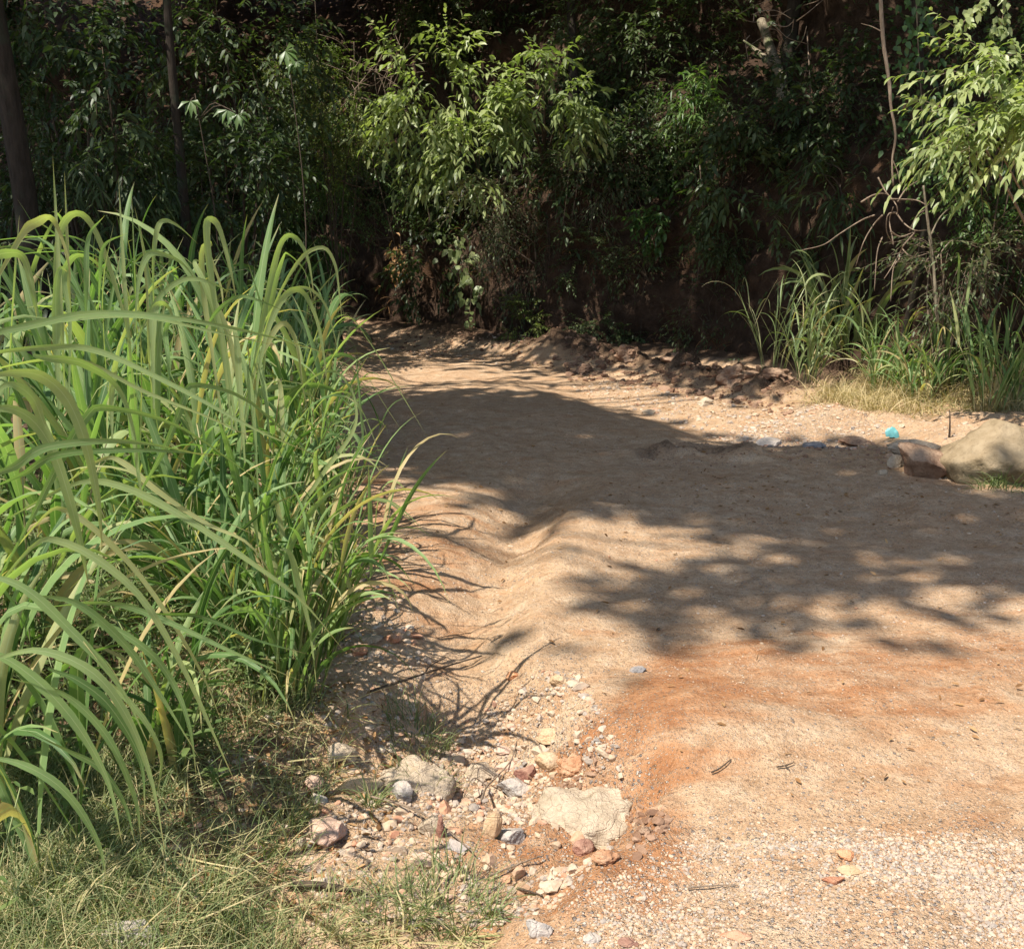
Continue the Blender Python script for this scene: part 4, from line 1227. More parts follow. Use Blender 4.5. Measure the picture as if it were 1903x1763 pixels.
H_FRONT = [(3.4, .050, .72, .95, [(432, 800), (412, 640), (392, 520), (383, 430), (390, 407), (408, 425), (428, 500), (440, 560)]),
           (3.4, .048, .68, .95, [(440, 800), (415, 640), (385, 540), (362, 490), (372, 484)]),
           (3.6, .046, .66, .9, [(452, 800), (480, 640), (505, 510), (524, 447), (548, 440), (572, 480), (585, 560)]),
           (3.6, .026, .85, .7, [(450, 760), (500, 590), (555, 485), (600, 460), (622, 490), (630, 540), (636, 600)]),
           (3.5, .042, .66, .9, [(470, 780), (490, 640), (525, 555), (560, 540), (588, 590), (602, 660), (608, 720)]),
           (3.8, .014, .7, .7, [(560, 740), (600, 640), (645, 588), (690, 640), (740, 722), (796, 815)]),
           (3.3, .040, .7, .9, [(455, 860), (447, 740), (440, 640), (432, 610), (425, 640)]),
           (3.0, .036, .68, .9, [(520, 1020), (540, 1030), (556, 1090), (576, 1170), (590, 1290)]),
           (3.5, .038, .6, .9, [(480, 920), (470, 760), (455, 680), (440, 655), (430, 690)]),
           (3.6, .020, .6, .8, [(500, 820), (560, 720), (620, 690), (660, 740), (690, 840)]),
           (3.4, .030, .7, .85, [(520, 1000), (600, 880), (660, 790), (650, 700)]),
           (3.3, .020, .65, .8, [(560, 1020), (640, 940), (720, 930), (790, 985)]),
           (3.3, .018, .7, .8, [(540, 1060), (620, 1000), (680, 1000), (720, 1070), (745, 1150)])]

ROWS = [
    # base px, base py, stems, height, leaf length, leaf width, label, heroes
    (525, 1290, 26, .70, .62, .020, 'tall grass clump with a straw-coloured base at the road edge, above the three-leaf seedling', H_FRONT),
    (580, 1180, 20, .55, .44, .014, 'arching fine grass clump leaning over the rut at the road edge', ()),
    (585, 1030, 22, .65, .45, .015, 'grass clump trailing long thin blades across the shaded road edge', ()),
    (585, 925, 20, .65, .44, .017, 'road edge grass clump beside the sunlit orange strip of soil', ()),
    (582, 845, 20, .75, .46, .019, 'road edge grass clump beside the broad shadow on the road', ()),
    (590, 765, 18, .8, .50, .019, 'road edge grass clump near the far edge of the broad shadow', ()),
    (575, 700, 16, .8, .50, .019, 'road edge grass clump beside the far sunlit strip of road', ()),
    (548, 655, 16, .8, .5, .020, 'farthest road edge grass clump where the road bends away', ()),
    (430, 1190, 22, .85, .68, .024, 'tall grass clump just left of the straw-based clump', ()),
    (480, 1060, 24, 1.0, .72, .026, 'tall grass clump of upright blue-green blades in the second row, nearest the camera', ()),
    (525, 960, 22, 1.0, .70, .026, 'tall grass clump in the second row behind the blue-green upright blades', ()),
    (545, 870, 20, 1.0, .70, .026, 'tall grass clump in the middle of the second row from the road', ()),
    (560, 790, 18, 1.0, .70, .026, 'tall grass clump at the far end of the second row from the road', ()),
    (290, 1110, 22, .95, .72, .028, 'tall grass clump in the third row under the long sweeping blades', ()),
    (340, 980, 22, 1.1, .75, .028, 'tall grass clump in the third row below the folded upright blade', ()),
    (410, 880, 20, 1.1, .75, .028, 'tall grass clump in the middle of the third row from the road', ()),
    (460, 800, 18, 1.05, .75, .028, 'tall grass clump at the far end of the third row from the road', ()),
    (180, 1060, 20, 1.1, .78, .030, 'tall grass clump with two thin upright spikes and an arched blade at the left', H_BACK),
    (190, 930, 20, 1.15, .78, .030, 'tall grass clump behind the arched blade at the left', ()),
    (285, 860, 18, 1.15, .75, .030, 'tall grass clump at the back of the stand below the thin dark trunk', ()),
    (350, 790, 16, 1.1, .75, .030, 'tall grass clump at the back of the stand against the dark bushes', ()),
    (20, 960, 20, 1.15, .8, .030, 'tall grass clump at the left photo edge below the far left trunk', ()),
    (110, 830, 16, 1.15, .75, .030, 'tall grass clump at the foot of the far left trunk', ()),
    (-110, 900, 16, 1.15, .75, .030, 'tall grass clump reaching in from beyond the left photo edge', ()),
    (-230, 1420, 14, .95, .85, .036, 'nearest tall grass clump at the left, sending wide pale-ribbed blades over the weeds', H_NEAR),
    (70, 1640, 8, .34, .85, .024, 'near grass clump at the lower left whose long blades droop over the wispy grass', ()),
    (255, 1450, 8, .36, .68, .020, 'near grass clump drooping over the leaf litter, left of the washout', ()),
    (-90, 1560, 10, .6, 1.0, .030, 'near grass clump at the left edge under the wide pale-ribbed blades', ()),
    (60, 1230, 14, .75, .7, .026, 'tall grass clump behind the wide pale-ribbed blades at the left', ()),
    (480, 730, 14, 1.0, .7, .026, 'tall grass clump at the back behind the upright blue-green blades', ()),
    (250, 770, 14, 1.1, .7, .028, 'tall grass clump deep in the shade at the back of the stand', ()),
]
for i, (px, py, n_, h_, ll, lw, lab, her) in enumerate(ROWS):
    grass_clump(lab, GT(px, py), n_, h_, ll, lw, 100 + i, her, vm=.5 + .1 * math.sin(i * 2.1), bias=(.3, 0) if i < 3 else (0, 0), lean=.25 if i < 8 else .22, dens=1 if i < 8 else .58, wide=1 if i < 8 else 1.2)

# grass stand on the right verge
RIGHT = [
    (1568, 715, 24, 1.25, .85, .042, 'pale arching grass clump, tallest on the right verge, under the bare twig tangle', 'blade_far', .55),
    (1435, 690, 9, .95, .7, .013, 'shaded pale dry grass stand hanging at the foot of the dark bank', 'blade_far', .45),
    (1500, 705, 14, .55, .5, .016, 'shaded low grass clump between the dry stand and the tallest right clump', 'blade_far', .3),
    (1640, 735, 16, .60, .5, .018, 'sunlit grass clump just right of the tallest clump on the right verge', 'blade', .65),
    (1705, 750, 16, .55, .5, .018, 'sunlit grass clump behind the turquoise scrap on the right verge', 'blade', .7),
    (1765, 752, 14, .60, .5, .018, 'grass clump behind the boulder, on its left side', 'blade', .5),
    (1835, 760, 16, .95, .55, .020, 'tall arching grass clump directly behind the boulder', 'blade', .55),
    (1890, 752, 14, .65, .5, .018, 'grass clump behind the boulder at the right photo edge', 'blade', .55),
    (1600, 700, 14, .6, .5, .016, 'thin grass clump at the back of the right verge against the bank', 'blade_far', .3),
    (1740, 715, 12, .65, .5, .016, 'thin grass clump at the bank foot below the pale twiggy shrub', 'blade_far', .35),
]
for i, (px, py, n_, h_, ll, lw, lab, mt, vm) in enumerate(RIGHT):
    grass_clump(lab, GT(px, py), n_, h_ * 1.1, ll * 1.1, lw * 1.15, 300 + i, (), mt, .3, 5, .08, 'grass clumps on the right verge', vm=vm)

# ------------------------------------------------------------------ low growth (stuff)
def on_ground(x, y, dz=0):
    return np.stack([x, y, terrain(x, y) + dz], -1)


def poly_pts(poly, n, rng=RNG):
    lo, hi = poly.min(0), poly.max(0)
    x = rng.uniform(lo[0], hi[0], n * 4); y = rng.uniform(lo[1], hi[1], n * 4)
    ok = inside(x, y, poly)
    return x[ok][:n], y[ok][:n]


mb = MB()
LOW = GL([(-300, 1950), (-200, 1500), (100, 1440), (300, 1480), (420, 1560), (620, 1600), (760, 1650), (900, 1640), (940, 1950)])
x, y = poly_pts(LOW, 14000)
px_w = fbm(x * 2.2, y * 2.2, 0, 61, 3) + .25 - .7 * sstep(-.9, -.1, x)
ok = RNG.uniform(size=len(x)) < sstep(-.35, .5, px_w)
x, y = x[ok], y[ok]; n = len(x)
blades(mb, on_ground(x, y, -.005), RNG.uniform(0, 6.28, n), RNG.uniform(.5, 1.5, n), RNG.uniform(.06, .26, n), RNG.uniform(.0018, .004, n), RNG.uniform(.4, 2.4, n), np.clip(RNG.normal(.62, .28, n), 0, 1), S=6, wprof='thin', dphi=.8)
x, y = poly_pts(MIXED, 2600); n = len(x)
blades(mb, on_ground(x, y, -.005), RNG.uniform(0, 6.28, n), RNG.uniform(.3, 1.5, n), RNG.uniform(.06, .24, n), RNG.uniform(.002, .005, n), RNG.uniform(.4, 2.4, n), np.clip(RNG.normal(.6, .3, n), 0, 1), S=6, wprof='thin', dphi=.8)
WEEDZ = GL([(-300, 1500), (-250, 1050), (300, 960), (560, 1010), (620, 1200), (560, 1330), (420, 1400), (330, 1500)])
x, y = poly_pts(WEEDZ, 5200); n = len(x)
blades(mb, on_ground(x, y, -.005), RNG.uniform(0, 6.28, n), RNG.uniform(.6, 1.5, n), RNG.uniform(.12, .45, n), RNG.uniform(.003, .008, n), RNG.uniform(.4, 2.2, n), np.clip(RNG.normal(.5, .25, n), 0, 1), S=7, wprof='thin', dphi=.5)
for poly_, cnt_ in ((MIXED, 900), (LOW, 1500)):
    x, y = poly_pts(poly_, cnt_); n = len(x)
    blades(mb, on_ground(x, y, .006), RNG.uniform(0, 6.28, n), RNG.uniform(-.05, .35, n), RNG.uniform(.08, .3, n), RNG.uniform(.002, .006, n), RNG.uniform(.1, .7, n), RNG.uniform(.85, 1, n), S=5, wprof='thin', dphi=.7)
tag(mb.build('short_grass', M['short']), 'thin wispy grass spreading over the lower left corner and between the tall clumps', 'grass', kind='stuff')

mb = MB()   # leafy weeds under the tall grass
x, y = poly_pts(WEEDZ, 380)
x2, y2 = poly_pts(MIXED, 8)
x, y = np.concatenate([x, x2]), np.concatenate([y, y2])
n = len(x)
for kk in range(n):
    b = on_ground(x[kk:kk + 1], y[kk:kk + 1])[0]
    h = RNG.uniform(.12, .42)
    lean = RNG.normal(0, .12, 2)
    top = b + np.array([lean[0], lean[1], h])
    m = RNG.integers(4, 9)
    t = np.linspace(.25, 1, m)
    c = b + (top - b) * t[:, None]
    a = np.arange(m) * 1.57 + RNG.uniform(0, 6)
    for sg in (0, math.pi):
        d = np.stack([np.cos(a + sg), np.sin(a + sg), np.full(m, .35)], -1)
        L = RNG.uniform(.05, .11) * (1.15 - .5 * t)
        leaves(mb, c, d, np.array([0, 0, 1.]) + RNG.normal(0, .2, (m, 3)), L, L * .26, np.clip(RNG.normal(.5, .2, m), 0, 1), .25, .25)
    tube(mb, np.array([b, (b + top) / 2, top]), [.003, .0025, .0015], 4, mat=1)
tag(mb.build('weed_undergrowth', [M['weed'], M['stalk']]), 'low leafy weeds crowding the ground under the tall grass at the left', 'weeds', kind='stuff')

mb = MB()   # dry mown-looking mound on the right verge
DRY = GL([(1480, 770), (1540, 735), (1640, 725), (1730, 745), (1903, 755), (2100, 790), (2100, 850), (1903, 800), (1740, 792), (1600, 795)])
x, y = poly_pts(DRY, 9000)
ok = RNG.uniform(size=len(x)) < sstep(-.12, .35, sdist(x, y, DRY) + .25 * fbm(x * 2, y * 2, 0, 29, 3) - .05)
x, y = x[ok], y[ok]; n = len(x)
blades(mb, on_ground(x, y, -.01), RNG.uniform(0, 6.28, n), RNG.uniform(.2, 1.4, n), RNG.uniform(.12, .42, n), RNG.uniform(.004, .008, n), RNG.uniform(.5, 2.6, n), np.clip(RNG.normal(.55, .25, n), 0, 1), S=6, wprof='thin', dphi=.9)
tag(mb.build('dry_grass', M['straw']), 'matted yellow dry grass on the right verge in front of the green clumps', 'grass', kind='stuff')
mb = MB()
x, y = poly_pts(GL([(1700, 780), (1760, 740), (1960, 745), (1960, 800), (1800, 790)]), 700); n = len(x)
blades(mb, on_ground(x, y, -.01), RNG.uniform(0, 6.28, n), RNG.uniform(.5, 1.5, n), RNG.uniform(.12, .3, n), RNG.uniform(.003, .006, n), RNG.uniform(.5, 2.2, n), RNG.uniform(0, .8, n), S=6, wprof='thin')
tag(mb.build('verge_grass', M['short']), 'short green grass on the verge behind the boulder', 'grass', kind='stuff')

mb = MB()   # leaf litter
for poly, cnt in ((GL([(640, 640), (960, 655), (1060, 700), (900, 672), (660, 690)]), 500), (GL([(1040, 690), (1480, 760), (1460, 800), (1060, 720)]), 700),
                  (GL([(1200, 860), (1903, 930), (1903, 1010), (1300, 960)]), 260), (GL([(430, 1450), (620, 1250), (760, 1290), (700, 1600), (500, 1640)]), 420), (GL([(700, 740), (1300, 790), (1903, 930), (1903, 1500), (1350, 1500), (1000, 1200), (700, 1000)]), 420), (WEEDZ, 1500), (MIXED, 900)):
    x, y = poly_pts(poly, cnt); n = len(x)
    L = RNG.uniform(.012, .042, n)
    leaves(mb, on_ground(x, y, .008), RNG.normal(size=(n, 3)) * np.array([1, 1, .2]), np.array([0, 0, 1.]) + RNG.normal(0, .4, (n, 3)), L, L * RNG.uniform(.25, .5, n), RNG.uniform(0, 1, n), .3, .05)
tag(mb.build('leaf_litter', M['deadleaf']), 'brown leaf litter scattered on the verges and under the grass', 'leaf litter', kind='stuff')


# individual tufts and seedlings
def tuft(label, px, py, n, L, mat='short', spread=.05, seed=0, vm=.45, w=.004, name='grass_tuft'):
    rng = np.random.default_rng(seed)
    b = GT(px, py)
    mb = MB()
    a = rng.uniform(0, 6.28, n); r = spread * np.sqrt(rng.uniform(0, 1, n))
    p = b + np.stack([r * np.cos(a), r * np.sin(a), 0 * a], -1)
    p[:, 2] = terrain(p[:, 0], p[:, 1]) - .004
    blades(mb, p, a + rng.normal(0, .9, n), rng.uniform(.5, 1.5, n), L * rng.uniform(.4, 1.1, n), w * rng.uniform(.6, 1.2, n), rng.uniform(.3, 2.2, n), np.clip(rng.normal(vm, .25, n), 0, 1), rng, S=7, wprof='thin', dphi=.6)
    return tag(mb.build(name, M[mat], loc=b), label, 'grass', 'low grass tufts')


tuft('fine green grass tuft on the yellowish mound left of the rubble', 775, 1365, 190, .17, spread=.12, seed=1)
tuft('grass tuft growing over the large pale rock in the washout', 790, 1455, 120, .15, spread=.09, seed=2)
tuft('small dark-based grass tuft above the long dry twig', 690, 1495, 70, .17, spread=.03, seed=3, vm=.35)
tuft('dense green grass tuft at the bottom centre beside the orange clay', 850, 1690, 240, .19, spread=.13, seed=4)
tuft('grass tuft at the bottom left of the orange clay below the dead stick', 745, 1700, 170, .17, spread=.11, seed=5, vm=.6)
tuft('wiry grass tuft between the tall grass shadow and the flat pinkish slab', 520, 1500, 80, .2, spread=.08, seed=6, vm=.5)
tuft('thin upright grass tuft left of the small white stones', 475, 1600, 110, .22, spread=.12, seed=7)
tuft('dense curly grass tuft in the bottom left corner', 90, 1640, 260, .24, spread=.2, seed=8)
tuft('curly grass tuft beside the grey stone at the bottom left', 330, 1690, 220, .22, spread=.17, seed=9)
tuft('bright green grass tuft in front of the boulder', 1880, 902, 200, .24, spread=.17, seed=10, vm=.35, w=.006)
tuft('green grass tuft at the lower left of the boulder front', 1838, 904, 80, .18, spread=.10, seed=11, vm=.4, w=.006)
tuft('sparse grass tuft at the bottom edge under the bent pale blade', 590, 1740, 150, .17, spread=.14, seed=12, vm=.6)
tuft('thin lone grass sprig standing on the sunlit sand above the mound tuft', 830, 1320, 9, .12, spread=.012, seed=13)


def seedling(label, px, py, h, lv, seed, L=.07, W=.04):
    rng = np.random.default_rng(seed); b = GT(px, py)
    root = thing('seedling', b, label, 'plant', 'broad-leaved seedlings')
    ms, ml = MB(), MB()
    top = b + np.array([rng.normal(0, .02), rng.normal(0, .02), h])
    tube(ms, np.array([b, (b + top) / 2 + .004, top]), [.003, .0025, .002], 5, var=.2)
    a = np.arange(lv) * 2.1 + rng.uniform(0, 6)
    t = np.linspace(.55, 1, lv)[:, None]
    d = np.stack([np.cos(a), np.sin(a) - .25, np.full(lv, .25)], -1)
    leaves(ml, b + (top - b) * t, d, np.array([0, -.2, 1.]) + rng.normal(0, .15, (lv, 3)), L * rng.uniform(.8, 1.15, lv), W * rng.uniform(.85, 1.1, lv), rng.uniform(.3, .7, lv), .12, .2, 0, .5)
    ms.build('stem', M['stalk'], root, loc=b); ml.build('foliage', M['weed'], root, loc=b)


seedling('three-leaf seedling with oval blue-green leaves beside the straw-based grass clump', 518, 1305, .12, 4, 1, .085, .055)
seedling('small leafy seedling among the wiry grass, lower left of centre', 405, 1480, .10, 7, 2, .05, .022)
seedling('yellow-green seedling in the wispy grass at the lower left', 130, 1540, .14, 8, 3, .06, .024)
seedling('round-leaved seedling at the left edge under the wide grass blades', 25, 1390, .1, 5, 4, .06, .045)
seedling('leafy seedling just left of the three-leaf seedling', 470, 1290, .13, 8, 5, .07, .028)
seedling('small round-leaved seedling on the road edge under the arching fine grass', 655, 985, .10, 5, 6, .05, .04)


# ------------------------------------------------------------------ rocks
def ico(sub):
    t = (1 + 5 ** .5) / 2
    v = [(-1, t, 0), (1, t, 0), (-1, -t, 0), (1, -t, 0), (0, -1, t), (0, 1, t), (0, -1, -t), (0, 1, -t), (t, 0, -1), (t, 0, 1), (-t, 0, -1), (-t, 0, 1)]
    f = [(0, 11, 5), (0, 5, 1), (0, 1, 7), (0, 7, 10), (0, 10, 11), (1, 5, 9), (5, 11, 4), (11, 10, 2), (10, 7, 6), (7, 1, 8), (3, 9, 4), (3, 4, 2), (3, 2, 6), (3, 6, 8), (3, 8, 9),
         (4, 9, 5), (2, 4, 11), (6, 2, 10), (8, 6, 7), (9, 8, 1)]
    v = [np.array(a) / np.linalg.norm(a) for a in v]
    for _ in range(sub):
        cache = {}; nf = []
        def mid(a, b):
            k = (min(a, b), max(a, b))
            if k not in cache:
                m = v[a] + v[b]; v.append(m / np.linalg.norm(m)); cache[k] = len(v) - 1
            return cache[k]
        for a, b, c in f:
            ab, bc, ca = mid(a, b), mid(b, c), mid(c, a)
            nf += [(a, ab, ca), (b, bc, ab), (c, ca, bc), (ab, bc, ca)]
        f = nf
    return np.array(v), np.array(f)


ICO = {k: ico(k) for k in (0, 1, 2, 4)}


def rock_verts(sub, seed, cuts=9, rough=.12, depth=(.55, .9)):
    rng = np.random.default_rng(seed)
    v, f = ICO[sub]
    v = v.copy()
    for _ in range(cuts):
        n = rnd_dir(1, rng)[0]; h = rng.uniform(*depth)
        e = v @ n - h
        v -= np.where(e > 0, e, 0)[:, None] * n
    if rough:
        o = seed * 3.17
        v *= (1 + rough * fbm(v[:, 0] * 1.8 + o, v[:, 1] * 1.8, v[:, 2] * 1.8, 7, 4))[:, None]
    return v, f


def rock(label, px, py, w, h, mat, seed, deep=None, name='rock', cat='rock', cuts=9, rough=.12, rot=None, sink=.42, tilt=.15, group='loose stones on the ground', drop=0.0, depth=(.55, .9)):
    """px, py is the centre of its foot; w, h its width and height in pixels of the photo"""
    b = GT(px, py)
    dist = math.sqrt(b[0] ** 2 + b[1] ** 2 + (b[2] - CAMZ) ** 2)
    ww = w / F * dist; el = math.atan2(CAMZ - b[2], math.hypot(b[0], b[1]))
    dp = ww * .75 if deep is None else deep * ww
    hh = max((h / F * dist - dp * math.sin(el) * .8) / math.cos(el), ww * .16)
    qx = b[0] + ww * np.array([0, .35, -.35, 0, 0]); qy = b[1] + dp * np.array([0, 0, 0, .35, -.45])
    tz = terrain(qx, qy)
    b[2] = .75 * tz.mean() + .25 * tz.min()
    v, f = rock_verts(4, seed, cuts, rough, depth)
    v = v * (1 + .035 * fbm(v[:, 0] * 7 + seed, v[:, 1] * 7, v[:, 2] * 7, 13, 3))[:, None]
    ext = v.max(0) - v.min(0)
    v = (v - (v.max(0) + v.min(0)) / 2) / ext * np.array([ww, dp, hh * (1 + sink)])
    rng = np.random.default_rng(seed + 500)
    az = rng.uniform(-.3, .3) if rot is None else rot
    ca, sa = math.cos(az), math.sin(az)
    v = v @ np.array([[ca, sa, 0], [-sa, ca, 0], [0, 0, 1]])
    tx_ = rng.normal(0, tilt)
    ct, st_ = math.cos(tx_), math.sin(tx_)
    v = v @ np.array([[ct, 0, st_], [0, 1, 0], [-st_, 0, ct]])
    v[:, 2] += hh * (1 + sink) / 2 - hh * sink - drop
    mb = MB(); mb.add(v + b, None, f)
    o = mb.build(name, M[mat], loc=b)
    return tag(o, label, cat, group)


ROCKS = [
    ('large sandy boulder with a dark patch at the right edge of the road', 1856, 887, 200, 122, 'boulder', 6, dict(deep=.8, name='boulder', cat='boulder', cuts=12, rough=.10, sink=.4, depth=(.6, .88), tilt=.05)),
    ('dark brown earthen block leaning against the boulder on its left', 1718, 884, 104, 60, 'clod', 8, dict(deep=.7, cuts=18, rough=.10, depth=(.42, .75), name='earth_block', cat='rock')),
    ('pale broken slab lying along the top left of the brown earthen block', 1700, 848, 95, 34, 'pale_rock', 12, dict(deep=.35, tilt=.05, name='stone_slab')),
    ('small white stone at the lower left foot of the brown earthen block', 1662, 866, 26, 24, 'pale_rock', 15, {}),
    ('tiny pale chip in front of the white stone by the brown block', 1640, 880, 18, 10, 'pale_rock', 16, {}),
    ('grey flat slab on the far right roadside, in the gravel ditch', 1428, 826, 46, 18, 'grey_rock', 18, dict(name='stone_slab')),
    ('dark lump at the edge of the ditch shadow right of the grey slab', 1512, 832, 42, 18, 'slate_rock', 20, {}),
    ('dark brown lump in the shadow below the dry grass', 1590, 822, 60, 20, 'clod', 22, dict(name='earth_clod')),
    ('largest pale rock embedded in the washout below the orange slope', 1100, 1475, 205, 105, 'pale_rock', 25, dict(deep=.95, cuts=7, rough=.25, sink=1.6, tilt=.03, drop=.005)),
    ('large pale rock overgrown with grass in the middle of the washout', 775, 1455, 140, 85, 'pale_rock', 28, dict(deep=.8, cuts=10, sink=1.2, rough=.22, drop=.01)),
    ('pale cream rock beside the tall grass shadow, left in the washout', 632, 1415, 66, 52, 'pale_rock', 31, dict(cuts=12)),
    ('long brown-orange stone beside the cream rock', 665, 1448, 92, 36, 'tan_rock', 33, dict(deep=.5)),
    ('rounded orange-tan stone left of the long brown-orange stone', 583, 1450, 36, 30, 'pink_rock', 34, {}),
    ('crumbly red-brown clod at the top edge of the washout', 1062, 1395, 58, 48, 'clayclod', 36, dict(cuts=5, rough=.3, name='earth_clod')),
    ('dark red brick fragment lying above the largest pale rock, with a twig beside it', 978, 1440, 46, 32, 'maroon_rock', 38, dict(name='brick_fragment', cuts=12, rough=.05)),
    ('smooth tan cobble at the left end of the largest pale rock', 1018, 1432, 50, 38, 'tan_rock', 40, dict(cuts=3, rough=.04)),
    ('maroon oval stone in the gravel below the largest pale rock', 1084, 1582, 40, 32, 'maroon_rock', 42, dict(cuts=4, rough=.05)),
    ('orange clay clod right of the maroon oval stone', 1125, 1600, 52, 36, 'clayclod', 43, dict(cuts=5, rough=.3, name='earth_clod')),
    ('upright tan stone left of the grey cobble in the lower washout', 914, 1556, 32, 56, 'tan_rock', 45, dict(deep=.6)),
    ('grey cobble in the gravel of the lower washout', 948, 1566, 52, 40, 'grey_rock', 47, dict(cuts=5)),
    ('angular whitish stone with a dark side at the end of the long dry twig', 800, 1545, 46, 42, 'pale_rock', 49, dict(cuts=14)),
    ('dark brown pointed stone against the angular whitish stone', 819, 1552, 16, 42, 'maroon_rock', 50, {}),
    ('blue-grey slate stone below the angular whitish stone', 852, 1575, 44, 22, 'slate_rock', 52, {}),
    ('orange brick chip beside the blue-grey slate stone', 842, 1545, 32, 17, 'brick_rock', 53, dict(name='brick_fragment')),
    ('small orange-red brick chip at the head of the rubble strip', 954, 1250, 28, 18, 'orange_rock', 55, dict(name='brick_fragment')),
    ('pink oval stone in the upper rubble strip', 937, 1308, 40, 18, 'pink_rock', 57, dict(cuts=4)),
    ('pinkish-tan block at the lower end of the upper rubble strip', 941, 1345, 42, 26, 'pink_rock', 59, dict(cuts=12)),
    ('tan slab tilted in the upper rubble strip', 1022, 1305, 52, 30, 'tan_rock', 61, dict(name='stone_slab')),
    ('round brown stone at the top of the upper rubble strip', 1040, 1265, 36, 24, 'tan_rock', 63, dict(cuts=4)),
    ('dark grey flat stone lying alone on the orange road above the slope', 1185, 1246, 32, 14, 'slate_rock', 65, dict(cuts=4)),
    ('greyish white slab in the middle of the washout left of the brick fragment', 895, 1442, 62, 38, 'pale_rock', 67, dict(cuts=11)),
    ('grey-beige lump under the branched twig', 958, 1470, 70, 44, 'grey_rock', 69, dict(cuts=10, sink=.4)),
    ('bright orange tile fragment lying flat on the grey gravel at the lower right', 1575, 1590, 44, 22, 'orange_rock', 71, dict(deep=.7, name='tile_fragment')),
    ('tan flat stone just below the bright orange tile fragment', 1582, 1618, 48, 14, 'tan_rock', 73, dict(deep=.5)),
    ('thin orange-red tile piece at the bottom edge of the gravel', 1368, 1740, 52, 12, 'brick_rock', 75, dict(deep=.4, name='tile_fragment')),
    ('small orange-pink tile chip below the bright orange tile fragment', 1548, 1637, 40, 16, 'brick_rock', 77, dict(deep=.5, name='tile_fragment')),
    ('dark red flat stone at the bottom edge beside the gravel', 1168, 1752, 36, 14, 'maroon_rock', 79, {}),
    ('grey oval stone left of the dark red flat stone at the bottom edge', 1100, 1745, 32, 20, 'grey_rock', 81, dict(cuts=4)),
    ('pale speckled rock beside the grass tuft at the bottom centre', 1002, 1735, 46, 40, 'grey_rock', 83, {}),
    ('white stone beside the red brick bit in the left washout', 594, 1492, 36, 24, 'grey_rock', 85, dict(cuts=6)),
    ('red brick bit below the white stone in the left washout', 604, 1510, 24, 18, 'brick_rock', 86, dict(name='brick_fragment')),
    ('flat pinkish slab in the left washout under the tall grass shadow', 612, 1560, 70, 66, 'pink_rock', 88, dict(deep=1.1, cuts=10, name='stone_slab')),
    ('tiny white pebble left of the flat pinkish slab', 560, 1570, 18, 18, 'pale_rock', 90, {}),
    ('grey wedge stone below the grassy pale rock', 748, 1478, 44, 40, 'grey_rock', 92, dict(cuts=12)),
    ('pinkish stone in the lower left washout above the dead stick', 785, 1605, 44, 32, 'pink_rock', 94, {}),
    ('grey pale rock in the wispy grass at the bottom left', 235, 1745, 110, 60, 'grey_rock', 96, dict(sink=.4)),
    ('red brick piece at the road edge under the arching fine grass', 728, 1190, 36, 20, 'brick_rock', 98, dict(name='brick_fragment')),
    ('second red brick piece farther right along the grass shadow', 770, 1180, 34, 12, 'brick_rock', 99, dict(name='brick_fragment')),
    ('pale stone at the road edge beside the red brick piece', 690, 1190, 40, 20, 'pale_rock', 101, {}),
    ('orange brick piece half hidden by the tall grass base', 665, 1215, 36, 26, 'brick_rock', 103, dict(name='brick_fragment')),
    ('small orange brick chip in the weeds left of the seedlings', 458, 1342, 26, 18, 'orange_rock', 105, dict(name='brick_fragment')),
    ('pale round stone at the grass edge beside the sunlit rut', 665, 1080, 44, 30, 'pale_rock', 107, {}),
    ('orange crumbly clod at the lip of the washout beside the orange slope', 1225, 1500, 46, 26, 'clayclod', 109, dict(cuts=5, rough=.3, name='earth_clod')),
    ('dark crumbly clod at the lower lip of the washout', 1200, 1548, 26, 22, 'clod', 111, dict(cuts=5, rough=.3, name='earth_clod')),
    ('brown earth lump on the berm, nearest the dry grass', 1440, 745, 70, 30, 'clod', 113, dict(cuts=5, rough=.42, name='earth_clod')),
    ('tall pale-topped earth lump in the middle of the berm', 1365, 718, 80, 36, 'clod', 115, dict(cuts=5, rough=.42, name='earth_clod')),
    ('brown earth lump on the berm left of the tall pale-topped lump', 1262, 700, 70, 26, 'clod', 117, dict(cuts=5, rough=.42, name='earth_clod')),
    ('earth lump on the berm at the foot of the dark bank', 1165, 695, 50, 30, 'clod', 119, dict(cuts=5, rough=.42, name='earth_clod')),
    ('pale clod at the far left end of the berm', 1085, 692, 40, 20, 'clod', 121, dict(cuts=5, rough=.42, name='earth_clod')),
    ('pale stone in the gravel ditch beside the berm', 1310, 752, 30, 16, 'pale_rock', 123, {}),
    ('whitish stone at the edge of the road shadow in the ditch', 1205, 768, 26, 10, 'pale_rock', 125, {}),
]
for lab, px, py, w, h, mt, sd, kw in ROCKS:
    rock(lab, px, py, w, h, mt, sd, **kw)

# --- gravel: all the stones too many to count
mb = MB()


